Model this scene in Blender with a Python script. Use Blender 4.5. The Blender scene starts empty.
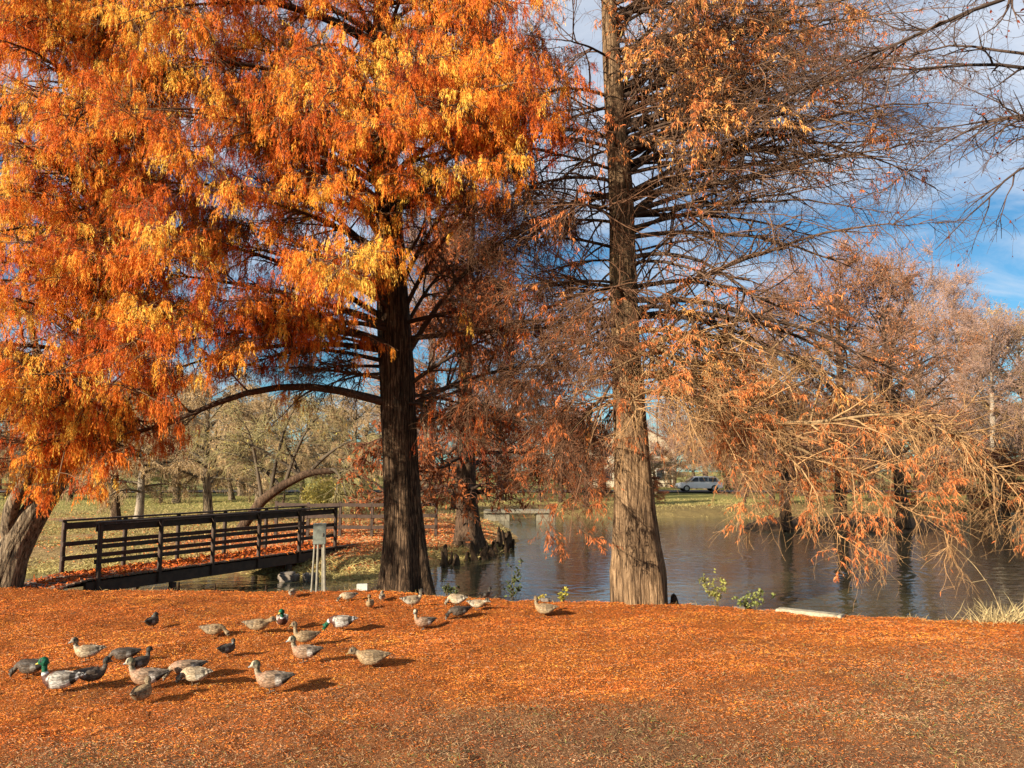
import bpy, math, random
import numpy as np
from mathutils import kdtree, Vector

random.seed(7)
rng = np.random.default_rng(11)
SC = bpy.context.scene
COL = SC.collection
CZ = 2.5                       # eye height of the photographer above the bank
F = 760.0                      # focal length in pixels of a 1024 wide picture
TH = math.atan(84 / F)         # upward pitch
ct, st = math.cos(TH), math.sin(TH)
WZ = -0.5                      # pond level


def ray(px, py):
    a, b = (px - 512) / F, -(py - 384) / F
    return np.array([a, ct - st * b, st + ct * b])


def G(px, py, z=0.0):
    d = ray(px, py)
    t = (z - CZ) / d[2]
    return np.array([d[0] * t, d[1] * t, z])


def D(px, py, y):
    d = ray(px, py)
    t = y / d[1]
    return np.array([d[0] * t, y, CZ + d[2] * t])


def nrm(v):
    return v / np.maximum(np.linalg.norm(v, axis=-1, keepdims=True), 1e-9)


def sstep(a, b, x):
    t = np.clip((x - a) / (b - a), 0, 1)
    return t * t * (3 - 2 * t)


# ------------------------------------------------------------------ materials
def new_mat(name):
    m = bpy.data.materials.new(name)
    m.use_nodes = True
    nt = m.node_tree
    return m, nt, nt.nodes, nt.links, nt.nodes['Principled BSDF']


def noise_node(nt, scale, detail=4, rough=.6, vec=None):
    n = nt.nodes.new('ShaderNodeTexNoise')
    n.inputs['Scale'].default_value = scale
    n.inputs['Detail'].default_value = detail
    n.inputs['Roughness'].default_value = rough
    if vec is not None:
        nt.links.new(vec, n.inputs['Vector'])
    return n


def ramp_node(nt, fac, stops):
    r = nt.nodes.new('ShaderNodeValToRGB')
    nt.links.new(fac, r.inputs['Fac'])
    e = r.color_ramp.elements
    while len(e) < len(stops):
        e.new(.5)
    for k, (p, c) in enumerate(stops):
        e[k].position = p
        e[k].color = (c[0], c[1], c[2], 1)
    return r


def mapping(nt, coord='Object', scale=(1, 1, 1), rot=(0, 0, 0)):
    t = nt.nodes.new('ShaderNodeTexCoord')
    m = nt.nodes.new('ShaderNodeMapping')
    m.inputs['Scale'].default_value = scale
    m.inputs['Rotation'].default_value = rot
    nt.links.new(t.outputs[coord], m.inputs['Vector'])
    return m.outputs['Vector']


def mixc(nt, fac, a, b, mode='MIX'):
    m = nt.nodes.new('ShaderNodeMix')
    m.data_type = 'RGBA'
    m.blend_type = mode
    for sock, v in ((m.inputs[0], fac), (m.inputs[6], a), (m.inputs[7], b)):
        if hasattr(v, 'is_output'):
            nt.links.new(v, sock)
        elif isinstance(v, (int, float)):
            sock.default_value = v
        else:
            sock.default_value = (v[0], v[1], v[2], 1)
    return m.outputs[2]


def bump(nt, height, strength, dist, bsdf, normal=None):
    b = nt.nodes.new('ShaderNodeBump')
    b.inputs['Strength'].default_value = strength
    b.inputs['Distance'].default_value = dist
    nt.links.new(height, b.inputs['Height'])
    if normal is not None:
        nt.links.new(normal, b.inputs['Normal'])
    nt.links.new(b.outputs['Normal'], bsdf.inputs['Normal'])
    return b.outputs['Normal']


def attr_mat(name, rough=.7, translucent=0.0, mottle=0.0, mscale=60, spec=.3, stretch=(1, 1, 1)):
    m, nt, N, L, b = new_mat(name)
    a = N.new('ShaderNodeAttribute')
    a.attribute_name = 'col'
    c = a.outputs['Color']
    if mottle:
        n = noise_node(nt, mscale, 3, .6, mapping(nt, 'Object', stretch))
        r = ramp_node(nt, n.outputs['Fac'], [(.35, (1 - mottle,) * 3), (.65, (1 + mottle * .4,) * 3)])
        c = mixc(nt, 1.0, c, r.outputs['Color'], 'MULTIPLY')
    L.new(c, b.inputs['Base Color'])
    b.inputs['Roughness'].default_value = rough
    b.inputs['Specular IOR Level'].default_value = spec
    if translucent:
        t = N.new('ShaderNodeBsdfTranslucent')
        L.new(c, t.inputs['Color'])
        x = N.new('ShaderNodeMixShader')
        x.inputs[0].default_value = translucent
        L.new(b.outputs[0], x.inputs[1])
        L.new(t.outputs[0], x.inputs[2])
        L.new(x.outputs[0], N['Material Output'].inputs['Surface'])
    return m


def bark_mat(name, dark, mid, light, sc=1.0):
    m, nt, N, L, b = new_mat(name)
    v = mapping(nt, 'Object', (7 * sc, 7 * sc, .55 * sc))
    n1 = noise_node(nt, 4.2, 8, .7, v)
    n1.inputs['Distortion'].default_value = .6
    n2 = noise_node(nt, .9, 3, .5, mapping(nt))
    n3 = noise_node(nt, 45, 3, .7, mapping(nt))
    r = ramp_node(nt, n1.outputs['Fac'], [(.38, dark), (.5, mid), (.64, light)])
    r2 = ramp_node(nt, n2.outputs['Fac'], [(.35, (.7, .68, .66)), (.65, (1.12, 1.08, 1.0))])
    r3 = ramp_node(nt, n3.outputs['Fac'], [(.3, (.8, .8, .8)), (.7, (1.1, 1.1, 1.1))])
    c = mixc(nt, 1.0, r.outputs['Color'], r2.outputs['Color'], 'MULTIPLY')
    c = mixc(nt, 1.0, c, r3.outputs['Color'], 'MULTIPLY')
    L.new(c, b.inputs['Base Color'])
    b.inputs['Roughness'].default_value = .9
    b.inputs['Specular IOR Level'].default_value = .15
    h = mixc(nt, .25, n1.outputs['Fac'], n3.outputs['Fac'])
    bump(nt, h, 1.0, .06, b)
    return m


def plain_mat(name, col, rough=.6, metal=0, var=.25, scale=8, bmp=.15, stretch=(1, 1, 1), spec=.4):
    m, nt, N, L, b = new_mat(name)
    n = noise_node(nt, scale, 5, .65, mapping(nt, 'Object', stretch))
    lo = tuple(c * (1 - var) for c in col)
    hi = tuple(min(1, c * (1 + var)) for c in col)
    r = ramp_node(nt, n.outputs['Fac'], [(.3, lo), (.7, hi)])
    L.new(r.outputs['Color'], b.inputs['Base Color'])
    b.inputs['Roughness'].default_value = rough
    b.inputs['Metallic'].default_value = metal
    b.inputs['Specular IOR Level'].default_value = spec
    if bmp:
        bump(nt, n.outputs['Fac'], bmp, .02, b)
    return m


M = {}
M['leaf'] = attr_mat('cypress_foliage', .65, .24, spec=.2)
M['fleck'] = attr_mat('dry_leaf', .7, .25, spec=.2)
M['twig'] = attr_mat('twig_bark', .85, 0, .3, 25, .15)
M['litter'] = attr_mat('fallen_needles', .8, .06, spec=.15)
M['grass'] = attr_mat('grass_blades', .75, .25, spec=.2)
M['duck'] = attr_mat('plumage', .65, 0, .6, 60, .25, (.45, 1.3, 1.3))
M['bark_grey'] = bark_mat('cypress_bark', (.04, .024, .014), (.20, .125, .068), (.42, .28, .16))
M['bark_mid'] = bark_mat('cypress_bark_brown', (.012, .008, .005), (.062, .038, .022), (.24, .155, .092))  # darker cypress bark: crown shade on the big trunk is put into its colour
M['bark_left'] = bark_mat('grey_furrowed_bark', (.02, .014, .01), (.17, .125, .08), (.42, .33, .22), .8)
M['bark_dark'] = bark_mat('dark_bark', (.02, .013, .008), (.09, .055, .035), (.17, .11, .07))
M['bark_pale'] = bark_mat('pale_bark', (.15, .12, .09), (.36, .3, .23), (.5, .43, .34))
M['wood'] = plain_mat('dark_stained_wood', (.05, .028, .017), .75, 0, .45, 5, .3, (1, 1, 1))
M['deck'] = plain_mat('weathered_deck', (.13, .08, .05), .8, 0, .4, 6, .3)
M['galv'] = plain_mat('galvanised_metal', (.19, .205, .165), .65, .1, .3, 14, .1)
M['pole'] = plain_mat('pale_weathered_pole', (.21, .19, .14), .8, 0, .3, 10, .2)
M['slab'] = plain_mat('pale_slab_stone', (.33, .28, .19), .9, 0, .45, 16, .6)
M['concrete'] = plain_mat('stained_concrete', (.18, .155, .105), .85, 0, .25, 9, .4)
M['stone'] = plain_mat('dark_stone', (.16, .13, .1), .85, 0, .4, 9, .5)
M['white'] = plain_mat('white_block_paint', (.55, .53, .46), .8, 0, .25, 14, .3)
M['black'] = plain_mat('black_void', (.006, .006, .006), .9, 0, .2, 9, 0)
M['cream'] = plain_mat('cream_siding', (.42, .36, .25), .8, 0, .08, 3, .05)
M['roof'] = plain_mat('brown_shingles', (.12, .08, .06), .85, 0, .3, 6, .2)
M['carpaint'] = plain_mat('silver_car_paint', (.78, .78, .77), .3, 0, .04, 3, 0)
M['glass'] = plain_mat('dark_window_glass', (.02, .025, .03), .08, 0, .2, 3, 0, spec=.6)
M['tyre'] = plain_mat('tyre_rubber', (.02, .02, .02), .85, 0, .2, 12, .1)
M['rim'] = plain_mat('alloy_rim', (.5, .5, .5), .35, .7, .1, 12, 0)
M['lamp_red'] = plain_mat('tail_lamp', (.4, .02, .02), .3, 0, .1, 4, 0)
M['lamp_clear'] = plain_mat('head_lamp', (.75, .75, .72), .2, 0, .1, 4, 0)
M['asphalt'] = plain_mat('asphalt', (.06, .058, .055), .9, 0, .25, 5, .2)


# ------------------------------------------------------------------ mesh helpers
def mesh_data(name, V, Q, mats, cols=None, smooth=True):
    V = np.ascontiguousarray(V, dtype=np.float32).reshape(-1, 3)
    me = bpy.data.meshes.new(name)
    if isinstance(Q, np.ndarray):
        n, k = Q.shape
        me.vertices.add(len(V))
        me.vertices.foreach_set('co', V.ravel())
        me.loops.add(n * k)
        me.polygons.add(n)
        me.loops.foreach_set('vertex_index', Q.astype(np.int32).ravel())
        me.polygons.foreach_set('loop_start', np.arange(n, dtype=np.int32) * k)
        me.update(calc_edges=True)
    else:
        me.from_pydata([tuple(v) for v in V], [], [tuple(f) for f in Q])
    if smooth:
        me.polygons.foreach_set('use_smooth', np.ones(len(me.polygons), dtype=bool))
    if cols is not None:
        a = me.color_attributes.new('col', 'FLOAT_COLOR', 'POINT')
        c = np.ones((len(V), 4), dtype=np.float32)
        c[:, :3] = cols
        a.data.foreach_set('color', c.ravel())
    me.materials.append(mats)
    me.validate()
    return me


def link(name, data, parent=None, loc=None):
    o = bpy.data.objects.new(name, data)
    COL.objects.link(o)
    if parent is not None:
        o.parent = parent
    if loc is not None:
        o.location = loc
    return o


def thing(name, label, cat, loc=(0, 0, 0), rz=0.0, group=None, scale=1.0):
    o = bpy.data.objects.new(name, None)
    COL.objects.link(o)
    o.location = loc
    o.rotation_euler = (0, 0, rz)
    o.scale = (scale,) * 3
    o.empty_display_size = .2
    tag(o, label, cat, group)
    return o


def tag(o, label, cat, group=None):
    o['label'] = label
    o['category'] = cat
    if group:
        o['group'] = group
    return o


def frames(P):
    T = nrm(np.gradient(P, axis=1))
    m = T.mean(1)
    ref = np.where(np.abs(m[:, 2:3]) < .8, np.array([[0., 0, 1]]), np.array([[1., 0, 0]]))
    U = nrm(np.cross(T, ref[:, None, :]))
    return T, U, np.cross(T, U)


def tubes(P, R, K=3):
    N, S, _ = P.shape
    _, U, W = frames(P)
    a = 2 * np.pi * np.arange(K) / K
    V = P[:, :, None, :] + R[:, :, None, None] * (np.cos(a)[None, None, :, None] * U[:, :, None, :]
                                                 + np.sin(a)[None, None, :, None] * W[:, :, None, :])
    idx = np.arange(N * S * K).reshape(N, S, K)
    A, B = idx[:, :-1], idx[:, 1:]
    Q = np.stack([A, np.roll(A, -1, 2), np.roll(B, -1, 2), B], -1).reshape(-1, 4)
    return V.reshape(-1, 3), Q


def join(parts):
    """parts: list of (V, Q[, C])"""
    V, Q, C, o = [], [], [], 0
    for p in parts:
        V.append(p[0])
        Q.append(p[1] + o)
        if len(p) > 2:
            C.append(p[2])
        o += len(p[0])
    return np.concatenate(V), np.concatenate(Q), (np.concatenate(C) if C else None)


def grow(start, d, length, r0, r1, S, grav, wig):
    N = len(start)
    P = np.zeros((N, S, 3))
    P[:, 0] = start
    d = nrm(d)
    step = (length / (S - 1))[:, None]
    for s in range(1, S):
        d = nrm(d + wig * rng.normal(size=(N, 3)) - np.array([0, 0, grav]))
        P[:, s] = P[:, s - 1] + d * step
    t = np.linspace(0, 1, S)[None]
    R = r0[:, None] * (1 - t) + r1[:, None] * t
    return P, R


def sample(P, R, par, t):
    S = P.shape[1]
    x = np.clip(t, 0, .9999) * (S - 1)
    i = x.astype(int)
    f = (x - i)[:, None]
    p = P[par, i] * (1 - f) + P[par, i + 1] * f
    tan = nrm(P[par, i + 1] - P[par, i])
    r = R[par, i] * (1 - f[:, 0]) + R[par, i + 1] * f[:, 0]
    return p, tan, r


def side(tan, flat=.0):
    """random direction at right angles to tan; flat = 1 keeps it horizontal"""
    v = rng.normal(size=tan.shape)
    v[:, 2] *= (1 - flat)
    v = v - tan * (v * tan).sum(1, keepdims=True)
    return nrm(v)


def strips(start, d, length, width, S, grav, wig):
    """thin ribbons that curve down; returns V, Q and count per strip"""
    N = len(start)
    P, _ = grow(start, d, length, width, width, S, grav, wig)
    T = nrm(np.gradient(P, axis=1))
    u = nrm(np.cross(T, nrm(rng.normal(size=(N, 3)))[:, None, :]))
    prof = np.interp(np.linspace(0, 1, S), [0, .25, .6, 1], [.35, 1, .9, .15])
    w = width[:, None, None] * prof[None, :, None] * .5
    V = np.stack([P - u * w, P + u * w], 2).reshape(-1, 3)
    idx = np.arange(N * S * 2).reshape(N, S, 2)
    Q = np.stack([idx[:, :-1, 0], idx[:, :-1, 1], idx[:, 1:, 1], idx[:, 1:, 0]], -1).reshape(-1, 4)
    return V, Q, S * 2


PAL_T = [0, .3, .6, .85, 1.0]
PAL = np.array([(.17, .024, .005), (.46, .075, .010), (.76, .185, .020), (.90, .36, .035), (.93, .58, .09)])


def pal(t):
    t = np.clip(t, 0, 1)
    return np.stack([np.interp(t, PAL_T, PAL[:, k]) for k in range(3)], -1)


# ------------------------------------------------------------------ world, sun, camera
SUN_EL, SUN_AZ = math.radians(21), (-.74, -.67)      # sun stands behind the photographer's left shoulder
w = bpy.data.worlds.new('World')
SC.world = w
w.use_nodes = True
nt = w.node_tree
bg = nt.nodes['Background']
sky = nt.nodes.new('ShaderNodeTexSky')
sky.sky_type = 'NISHITA'
sky.sun_disc = False
sky.sun_elevation = SUN_EL
sky.sun_rotation = math.atan2(SUN_AZ[0], SUN_AZ[1])
sky.air_density = 1.0
sky.dust_density = .3
sky.ozone_density = 2.5
tc = nt.nodes.new('ShaderNodeTexCoord')
sep = nt.nodes.new('ShaderNodeSeparateXYZ')
nt.links.new(tc.outputs['Generated'], sep.inputs[0])


def wmath(op, a, b=None):
    n = nt.nodes.new('ShaderNodeMath')
    n.operation = op
    for k, v in enumerate((a, b)):
        if v is None:
            continue
        if hasattr(v, 'is_output'):
            nt.links.new(v, n.inputs[k])
        else:
            n.inputs[k].default_value = v
    return n.outputs[0]


den = wmath('ADD', wmath('MAXIMUM', sep.outputs[2], 0.0), .22)
cmb = nt.nodes.new('ShaderNodeCombineXYZ')
nt.links.new(wmath('MULTIPLY', wmath('DIVIDE', sep.outputs[0], den), .75), cmb.inputs[0])
nt.links.new(wmath('MULTIPLY', wmath('DIVIDE', sep.outputs[1], den), 1.5), cmb.inputs[1])
cn = noise_node(nt, 1.9, 8, .62, cmb.outputs[0])
cn.inputs['Distortion'].default_value = .5
cn2 = noise_node(nt, .7, 3, .5, cmb.outputs[0])
# more high cloud towards the zenith, clear band low on the right
cover = wmath('ADD', wmath('MULTIPLY', cn.outputs['Fac'], .75), wmath('MULTIPLY', cn2.outputs['Fac'], .35))
cover = wmath('ADD', cover, wmath('MULTIPLY', wmath('SUBTRACT', sep.outputs[2], .21), .36))
cr = ramp_node(nt, cover, [(.50, (0, 0, 0)), (.60, (.5, .5, .5)), (.74, (.95, .95, .95))])
skycol = mixc(nt, 1.0, sky.outputs[0], (.50, .86, 1.0), 'MULTIPLY')
SKYCLOUD = (6.3, 6.8, 7.7)
final = mixc(nt, cr.outputs['Color'], skycol, SKYCLOUD)
nt.links.new(final, bg.inputs['Color'])
bg.inputs['Strength'].default_value = .05

sun = bpy.data.lights.new('sun', 'SUN')
sun.energy = 5.0
sun.angle = math.radians(.5)
sun.color = (1.0, .88, .71)
so = bpy.data.objects.new('sun', sun)
COL.objects.link(so)
ce = math.cos(SUN_EL)
h = math.hypot(*SUN_AZ)
sdir = Vector((SUN_AZ[0] / h * ce, SUN_AZ[1] / h * ce, math.sin(SUN_EL)))
so.rotation_euler = sdir.to_track_quat('Z', 'Y').to_euler()
so.location = (-10, -10, 20)

cam = bpy.data.cameras.new('camera')
cam.sensor_width = 36
cam.lens = F / 1024 * 36
cam.clip_end = 3000
co = bpy.data.objects.new('camera', cam)
COL.objects.link(co)
co.location = (0, 0, CZ)
co.rotation_euler = (math.pi / 2 + TH, 0, 0)
SC.camera = co
vs = SC.view_settings
vs.view_transform = 'Standard'
vs.look = 'None'
vs.exposure = 1.32
vs.gamma = 1
vs.use_curve_mapping = False
SC.cycles.max_bounces = 6
SC.cycles.diffuse_bounces = 3
SC.cycles.glossy_bounces = 3
SC.cycles.transmission_bounces = 3
SC.cycles.caustics_reflective = False
SC.cycles.caustics_refractive = False
SC.cycles.use_denoising = True

# ------------------------------------------------------------------ terrain
NEAR = [(-60, -40), (60, -40), (60, 7.0), (20, 8.6), (13, 9.8)]
NEAR += [tuple(G(px, py)[:2]) for px, py in
         [(1024, 622), (930, 619), (830, 613), (700, 605), (600, 602), (512, 600), (440, 596), (370, 590), (300, 591), (200, 590),
          (120, 589), (60, 589), (0, 588), (-80, 586), (-220, 586)]]
NEAR += [(-60, 19)]
OPP = [(-90, 26)]
OPP += [tuple(G(px, py, WZ)[:2]) for px, py in
        [(-150, 573), (0, 575), (40, 574), (90, 572), (150, 571), (215, 572), (300, 577), (340, 580), (360, 579), (395, 574), (430, 566), (470, 560), (495, 555),
         (514, 548), (520, 541), (512, 531), (500, 523), (500, 519.5), (545, 517), (600, 518), (680, 518), (760, 517), (900, 513),
         (1024, 511), (1200, 510)]]
OPP += [(110, 66), (400, 80), (400, 500), (-400, 500), (-400, 40)]
ISL = [tuple(G(px, py, WZ)[:2]) for px, py in
       [(742, 529), (780, 531), (840, 532), (900, 533), (935, 531), (950, 527), (930, 523), (860, 521), (780, 521), (748, 523)]]


def sdf(poly, X, Y):
    p = np.array(poly)
    q = np.roll(p, -1, 0)
    d = np.full(X.shape, 1e9)
    ins = np.zeros(X.shape, bool)
    for (x0, y0), (x1, y1) in zip(p, q):
        ex, ey = x1 - x0, y1 - y0
        t = np.clip(((X - x0) * ex + (Y - y0) * ey) / (ex * ex + ey * ey + 1e-12), 0, 1)
        d = np.minimum(d, (X - x0 - t * ex) ** 2 + (Y - y0 - t * ey) ** 2)
        c = (y0 > Y) != (y1 > Y)
        with np.errstate(divide='ignore', invalid='ignore'):
            xi = x0 + (Y - y0) * ex / (ey if ey else 1e-12)
        ins ^= c & (X < xi)
    d = np.sqrt(d)
    return np.where(ins, d, -d)


# cheap smooth value noise for terrain and colours
_tab = rng.random((256, 256))


def vnoise(x, y):
    xi, yi = np.floor(x).astype(int), np.floor(y).astype(int)
    fx, fy = x - xi, y - yi
    fx, fy = fx * fx * (3 - 2 * fx), fy * fy * (3 - 2 * fy)
    g = lambda a, b: _tab[a & 255, b & 255]
    return (g(xi, yi) * (1 - fx) + g(xi + 1, yi) * fx) * (1 - fy) + (g(xi, yi + 1) * (1 - fx) + g(xi + 1, yi + 1) * fx) * fy


def fbm(x, y, o=4):
    s, a = 0, .5
    for k in range(o):
        s = s + a * vnoise(x * 2 ** k + 17 * k, y * 2 ** k + 31 * k)
        a *= .5
    return s / (1 - .5 ** o)


MOUNDS = [tuple(G(407, 590)[:2]), tuple(G(640, 606)[:2]), tuple(G(0, 590)[:2])]


def height(X, Y):
    wob = (fbm(X * 1.3, Y * 1.3, 3) - .5) * .5
    dn, do, di = sdf(NEAR, X, Y), sdf(OPP, X, Y), sdf(ISL, X, Y)
    hn = WZ - .5 + (.5 - WZ) * sstep(-.7, .12, dn + wob * .7)
    wid = np.where(Y < 34, 2.6, 3.2)
    ho = WZ - .5 + .5 * sstep(-1.0, .0, do + wob * .6) + (-WZ) * sstep(0, 1, (do + wob * .6) / wid) ** .8
    hi = WZ - .5 + .5 * sstep(-.5, .0, di) + .3 * sstep(0, .8, di)
    H = np.maximum(np.maximum(hn, ho), hi)
    land = np.maximum(dn, do) > .3
    H = H + np.where(land, (fbm(X * .8 + 5, Y * 1.1, 3) - .5) * np.where(Y < 20, .17, .14), 0)
    for (mx, my) in MOUNDS:
        H = H + .09 * np.exp(-((X - mx) ** 2 + (Y - my) ** 2) / .9) * sstep(-.1, .5, dn)
    near_micro = np.where((Y < 17) & (dn > 0), (fbm(X * 5, Y * 6, 3) - .5) * .065, 0)
    return H + near_micro


def hz(x, y):
    return float(height(np.array([float(x)]), np.array([float(y)]))[0])


gx = np.unique(np.concatenate([np.linspace(-14, 14, 240), np.linspace(-45, 45, 240), np.linspace(-400, 400, 90)]))
gy = np.unique(np.concatenate([np.linspace(-40, 4, 24), np.linspace(4, 18, 190), np.linspace(18, 34, 130), np.linspace(34, 62, 90), np.linspace(62, 500, 60)]))
GX, GY = np.meshgrid(gx, gy)
GZ = height(GX, GY)


def orange_mask(x, y):
    return sstep(-2.6, 2.4, y - (8.2 + .30 * x) + (fbm(x * .9, y * .9, 4) - .5) * 4.5)


def ground_color(X, Y):
    dn, do, di = sdf(NEAR, X, Y), sdf(OPP, X, Y), sdf(ISL, X, Y)
    n = fbm(X * .7, Y * .7, 4)
    om = orange_mask(X, Y)[..., None]
    a = np.array([.36, .116, .026]); b = np.array([.215, .116, .058])
    c_near = a * om + b * (1 - om)
    bed = np.array([.05, .045, .025])
    # opposite land: orange litter on the cypress point, dry olive grass on the left, green lawn far off
    pch = sstep(.42, .6, fbm(X * .35 + 3, Y * .5 + 8, 4))[..., None]
    lawn = (np.array([.31, .25, .085]) * pch + np.array([.30, .19, .09]) * (1 - pch)) * (.7 + .6 * n[..., None])
    lit = np.array([.46, .17, .055])
    pale = np.array([.34, .27, .12])
    px = X / np.maximum(Y, 1) * F + 512
    pen = sstep(-12.5, -8.5, X - (Y - 20) * -.03) * sstep(42, 33, Y) * sstep(9, 5, X)
    pen = np.clip(pen * 1.2 + (n - .5) * .6 * (pen > .02), 0, 1)[..., None]
    c_opp = lawn * (1 - pen) + lit * pen
    far = sstep(38, 52, Y)[..., None]
    grn = np.array([.27, .255, .075]) * (.7 + .6 * n[..., None])
    c_opp = c_opp * (1 - far) + grn * far
    bank = (sstep(3.2, .8, do))[..., None] * (1 - far)
    c_opp = c_opp * (1 - bank * .75) + pale * bank * .75
    fb = (sstep(9, 3, do + (n - .5) * 5))[..., None] * far
    c_opp = c_opp * (1 - fb * .85) + np.array([.20, .135, .06]) * fb * .85
    c_isl = np.array([.13, .08, .045])
    C = np.where((dn > -.4)[..., None], c_near, bed)
    C = np.where((do > -.3)[..., None], c_opp, C)
    C = np.where((di > -.3)[..., None], c_isl, C)
    return C


GC = ground_color(GX, GY)
ny, nx = GX.shape
idx = np.arange(nx * ny).reshape(ny, nx)
Q = np.stack([idx[:-1, :-1], idx[:-1, 1:], idx[1:, 1:], idx[1:, :-1]], -1).reshape(-1, 4)


def ground_mat():
    m, nt, N, L, b = new_mat('ground_cover')
    a = N.new('ShaderNodeAttribute')
    a.attribute_name = 'col'
    v = mapping(nt)
    n1 = noise_node(nt, 28, 5, .7, v)
    n2 = noise_node(nt, 2.2, 5, .65, v)
    n3 = noise_node(nt, 90, 2, .6, v)
    r1 = ramp_node(nt, n1.outputs['Fac'], [(.3, (.45, .4, .4)), (.52, (1, 1, 1)), (.72, (1.3, 1.25, 1.1))])
    r2 = ramp_node(nt, n2.outputs['Fac'], [(.3, (.72, .7, .7)), (.7, (1.18, 1.18, 1.15))])
    r3 = ramp_node(nt, n3.outputs['Fac'], [(.3, (.6, .55, .55)), (.7, (1.25, 1.25, 1.2))])
    c = mixc(nt, 1, a.outputs['Color'], r1.outputs['Color'], 'MULTIPLY')
    c = mixc(nt, 1, c, r2.outputs['Color'], 'MULTIPLY')
    c = mixc(nt, 1, c, r3.outputs['Color'], 'MULTIPLY')
    L.new(c, b.inputs['Base Color'])
    b.inputs['Roughness'].default_value = .9
    b.inputs['Specular IOR Level'].default_value = .1
    hh = mixc(nt, .5, n1.outputs['Fac'], n3.outputs['Fac'])
    bump(nt, hh, 1.0, .05, b)
    return m


g = link('ground', mesh_data('ground', np.stack([GX, GY, GZ], -1), Q, ground_mat(), GC.reshape(-1, 3)))
g['kind'] = 'structure'


# ------------------------------------------------------------------ water
def water_mat():
    m, nt, N, L, b = new_mat('pond_water')
    b.inputs['Base Color'].default_value = (.062, .056, .028, 1)
    b.inputs['Roughness'].default_value = .03
    b.inputs['IOR'].default_value = 1.5
    b.inputs['Specular IOR Level'].default_value = .6
    geo = N.new('ShaderNodeNewGeometry')
    pos = geo.outputs['Position']

    def mth(op, a, c=None):
        n = N.new('ShaderNodeMath')
        n.operation = op
        for k, v in enumerate((a, c)):
            if v is None:
                continue
            if hasattr(v, 'is_output'):
                L.new(v, n.inputs[k])
            else:
                n.inputs[k].default_value = v
        return n.outputs[0]
    v = N.new('ShaderNodeMapping')
    L.new(pos, v.inputs['Vector'])
    v.inputs['Scale'].default_value = (1.0, 1.5, 1)
    n1 = noise_node(nt, 1.6, 3, .55, v.outputs[0])
    n2 = noise_node(nt, 7.0, 2, .5, v.outputs[0])
    h = mth('ADD', mth('MULTIPLY', n1.outputs['Fac'], .8), mth('MULTIPLY', n2.outputs['Fac'], .16))
    # rings left by birds and fish
    for px, py, amp, rad in [(866, 573, 0.256, 2.8), (955, 566, 0.128, 2.2), (700, 556, 0.208, 3.2), (585, 590, 0.160, 1.6), (800, 600, 0.144, 2.0), (560, 560, 0.112, 2.6)]:
        c = G(px, py, WZ)
        d = N.new('ShaderNodeVectorMath')
        d.operation = 'DISTANCE'
        L.new(pos, d.inputs[0])
        d.inputs[1].default_value = c
        dist = d.outputs['Value']
        s = mth('SINE', mth('MULTIPLY', dist, 15.0))
        fall = mth('MAXIMUM', mth('SUBTRACT', 1.0, mth('DIVIDE', dist, rad)), 0.0)
        h = mth('ADD', h, mth('MULTIPLY', mth('MULTIPLY', s, fall), amp))
    bump(nt, h, .5, .045, b)
    return m


wx = np.array([-90., 120.])
wv = np.array([(-90, 9.5, WZ), (120, 6.5, WZ), (120, 75, WZ), (-90, 75, WZ)])
wo = link('water', mesh_data('water', wv, np.array([[0, 1, 2, 3]]), water_mat(), smooth=False))
wo['kind'] = 'structure'


# ------------------------------------------------------------------ ground litter and grass (countless)
def scatter_near(n, y0, y1, power):
    """points on the near bank inside the view, denser close to the camera"""
    u = rng.random(n * 2) ** power
    y = y0 + (y1 - y0) * u
    x = (rng.random(n * 2) * 2 - 1) * (y * .72 + 3.2)
    ok = sdf(NEAR, x, y) > -.05
    return x[ok][:n], y[ok][:n]


def make_litter():
    x, y = scatter_near(1050000, 4.6, 17.0, 1.35)
    om = orange_mask(x, y)
    dens = fbm(x * 2.2, y * 2.2, 3)
    keep = rng.random(len(x)) < (.6 + .4 * om) * (.55 + .9 * dens)
    x, y, om = x[keep], y[keep], om[keep]
    N = len(x)
    z = height(x, y) + .006
    a = rng.random(N) * 6.283
    d = np.stack([np.cos(a), np.sin(a), rng.normal(.10, .22, N)], -1)
    ln = rng.uniform(.012, .046, N) * (.6 + y * .04)
    V, Q, k = strips(np.stack([x, y, z], -1), d, ln, rng.uniform(.003, .0065, N) * (.6 + y * .045), 3, .18, .3)
    t = np.clip(rng.normal(.45, .12, N) + (om - .6) * .15 + (fbm(x * 1.7 + 5, y * 2.2, 3) - .5) * .35, 0, 1)
    C = pal(t) * np.array([.91, 1.17, 1.75])
    tan = np.array([.40, .235, .125]) * rng.uniform(.5, 1.3, (N, 1))
    mixm = (rng.random(N) < .16 + .42 * (1 - om))[:, None]
    C = np.where(mixm, tan, C)
    dk = (rng.random(N) < .17 + .22 * (1 - om) + .2 * (dens[keep] - .5))[:, None]
    C = np.where(dk, C * .3, C)
    C = C * (.45 + 1.1 * fbm(x * .8 + 70, y * 1.1, 4))[:, None]
    redder = sstep(11, 14, y)[:, None]
    C = C * (1 - redder * np.array([.02, .10, .2]))
    o = link('leaf_litter', mesh_data('leaf_litter', V, Q, M['litter'], np.repeat(C, k, 0)))
    o['kind'] = 'stuff'


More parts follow.
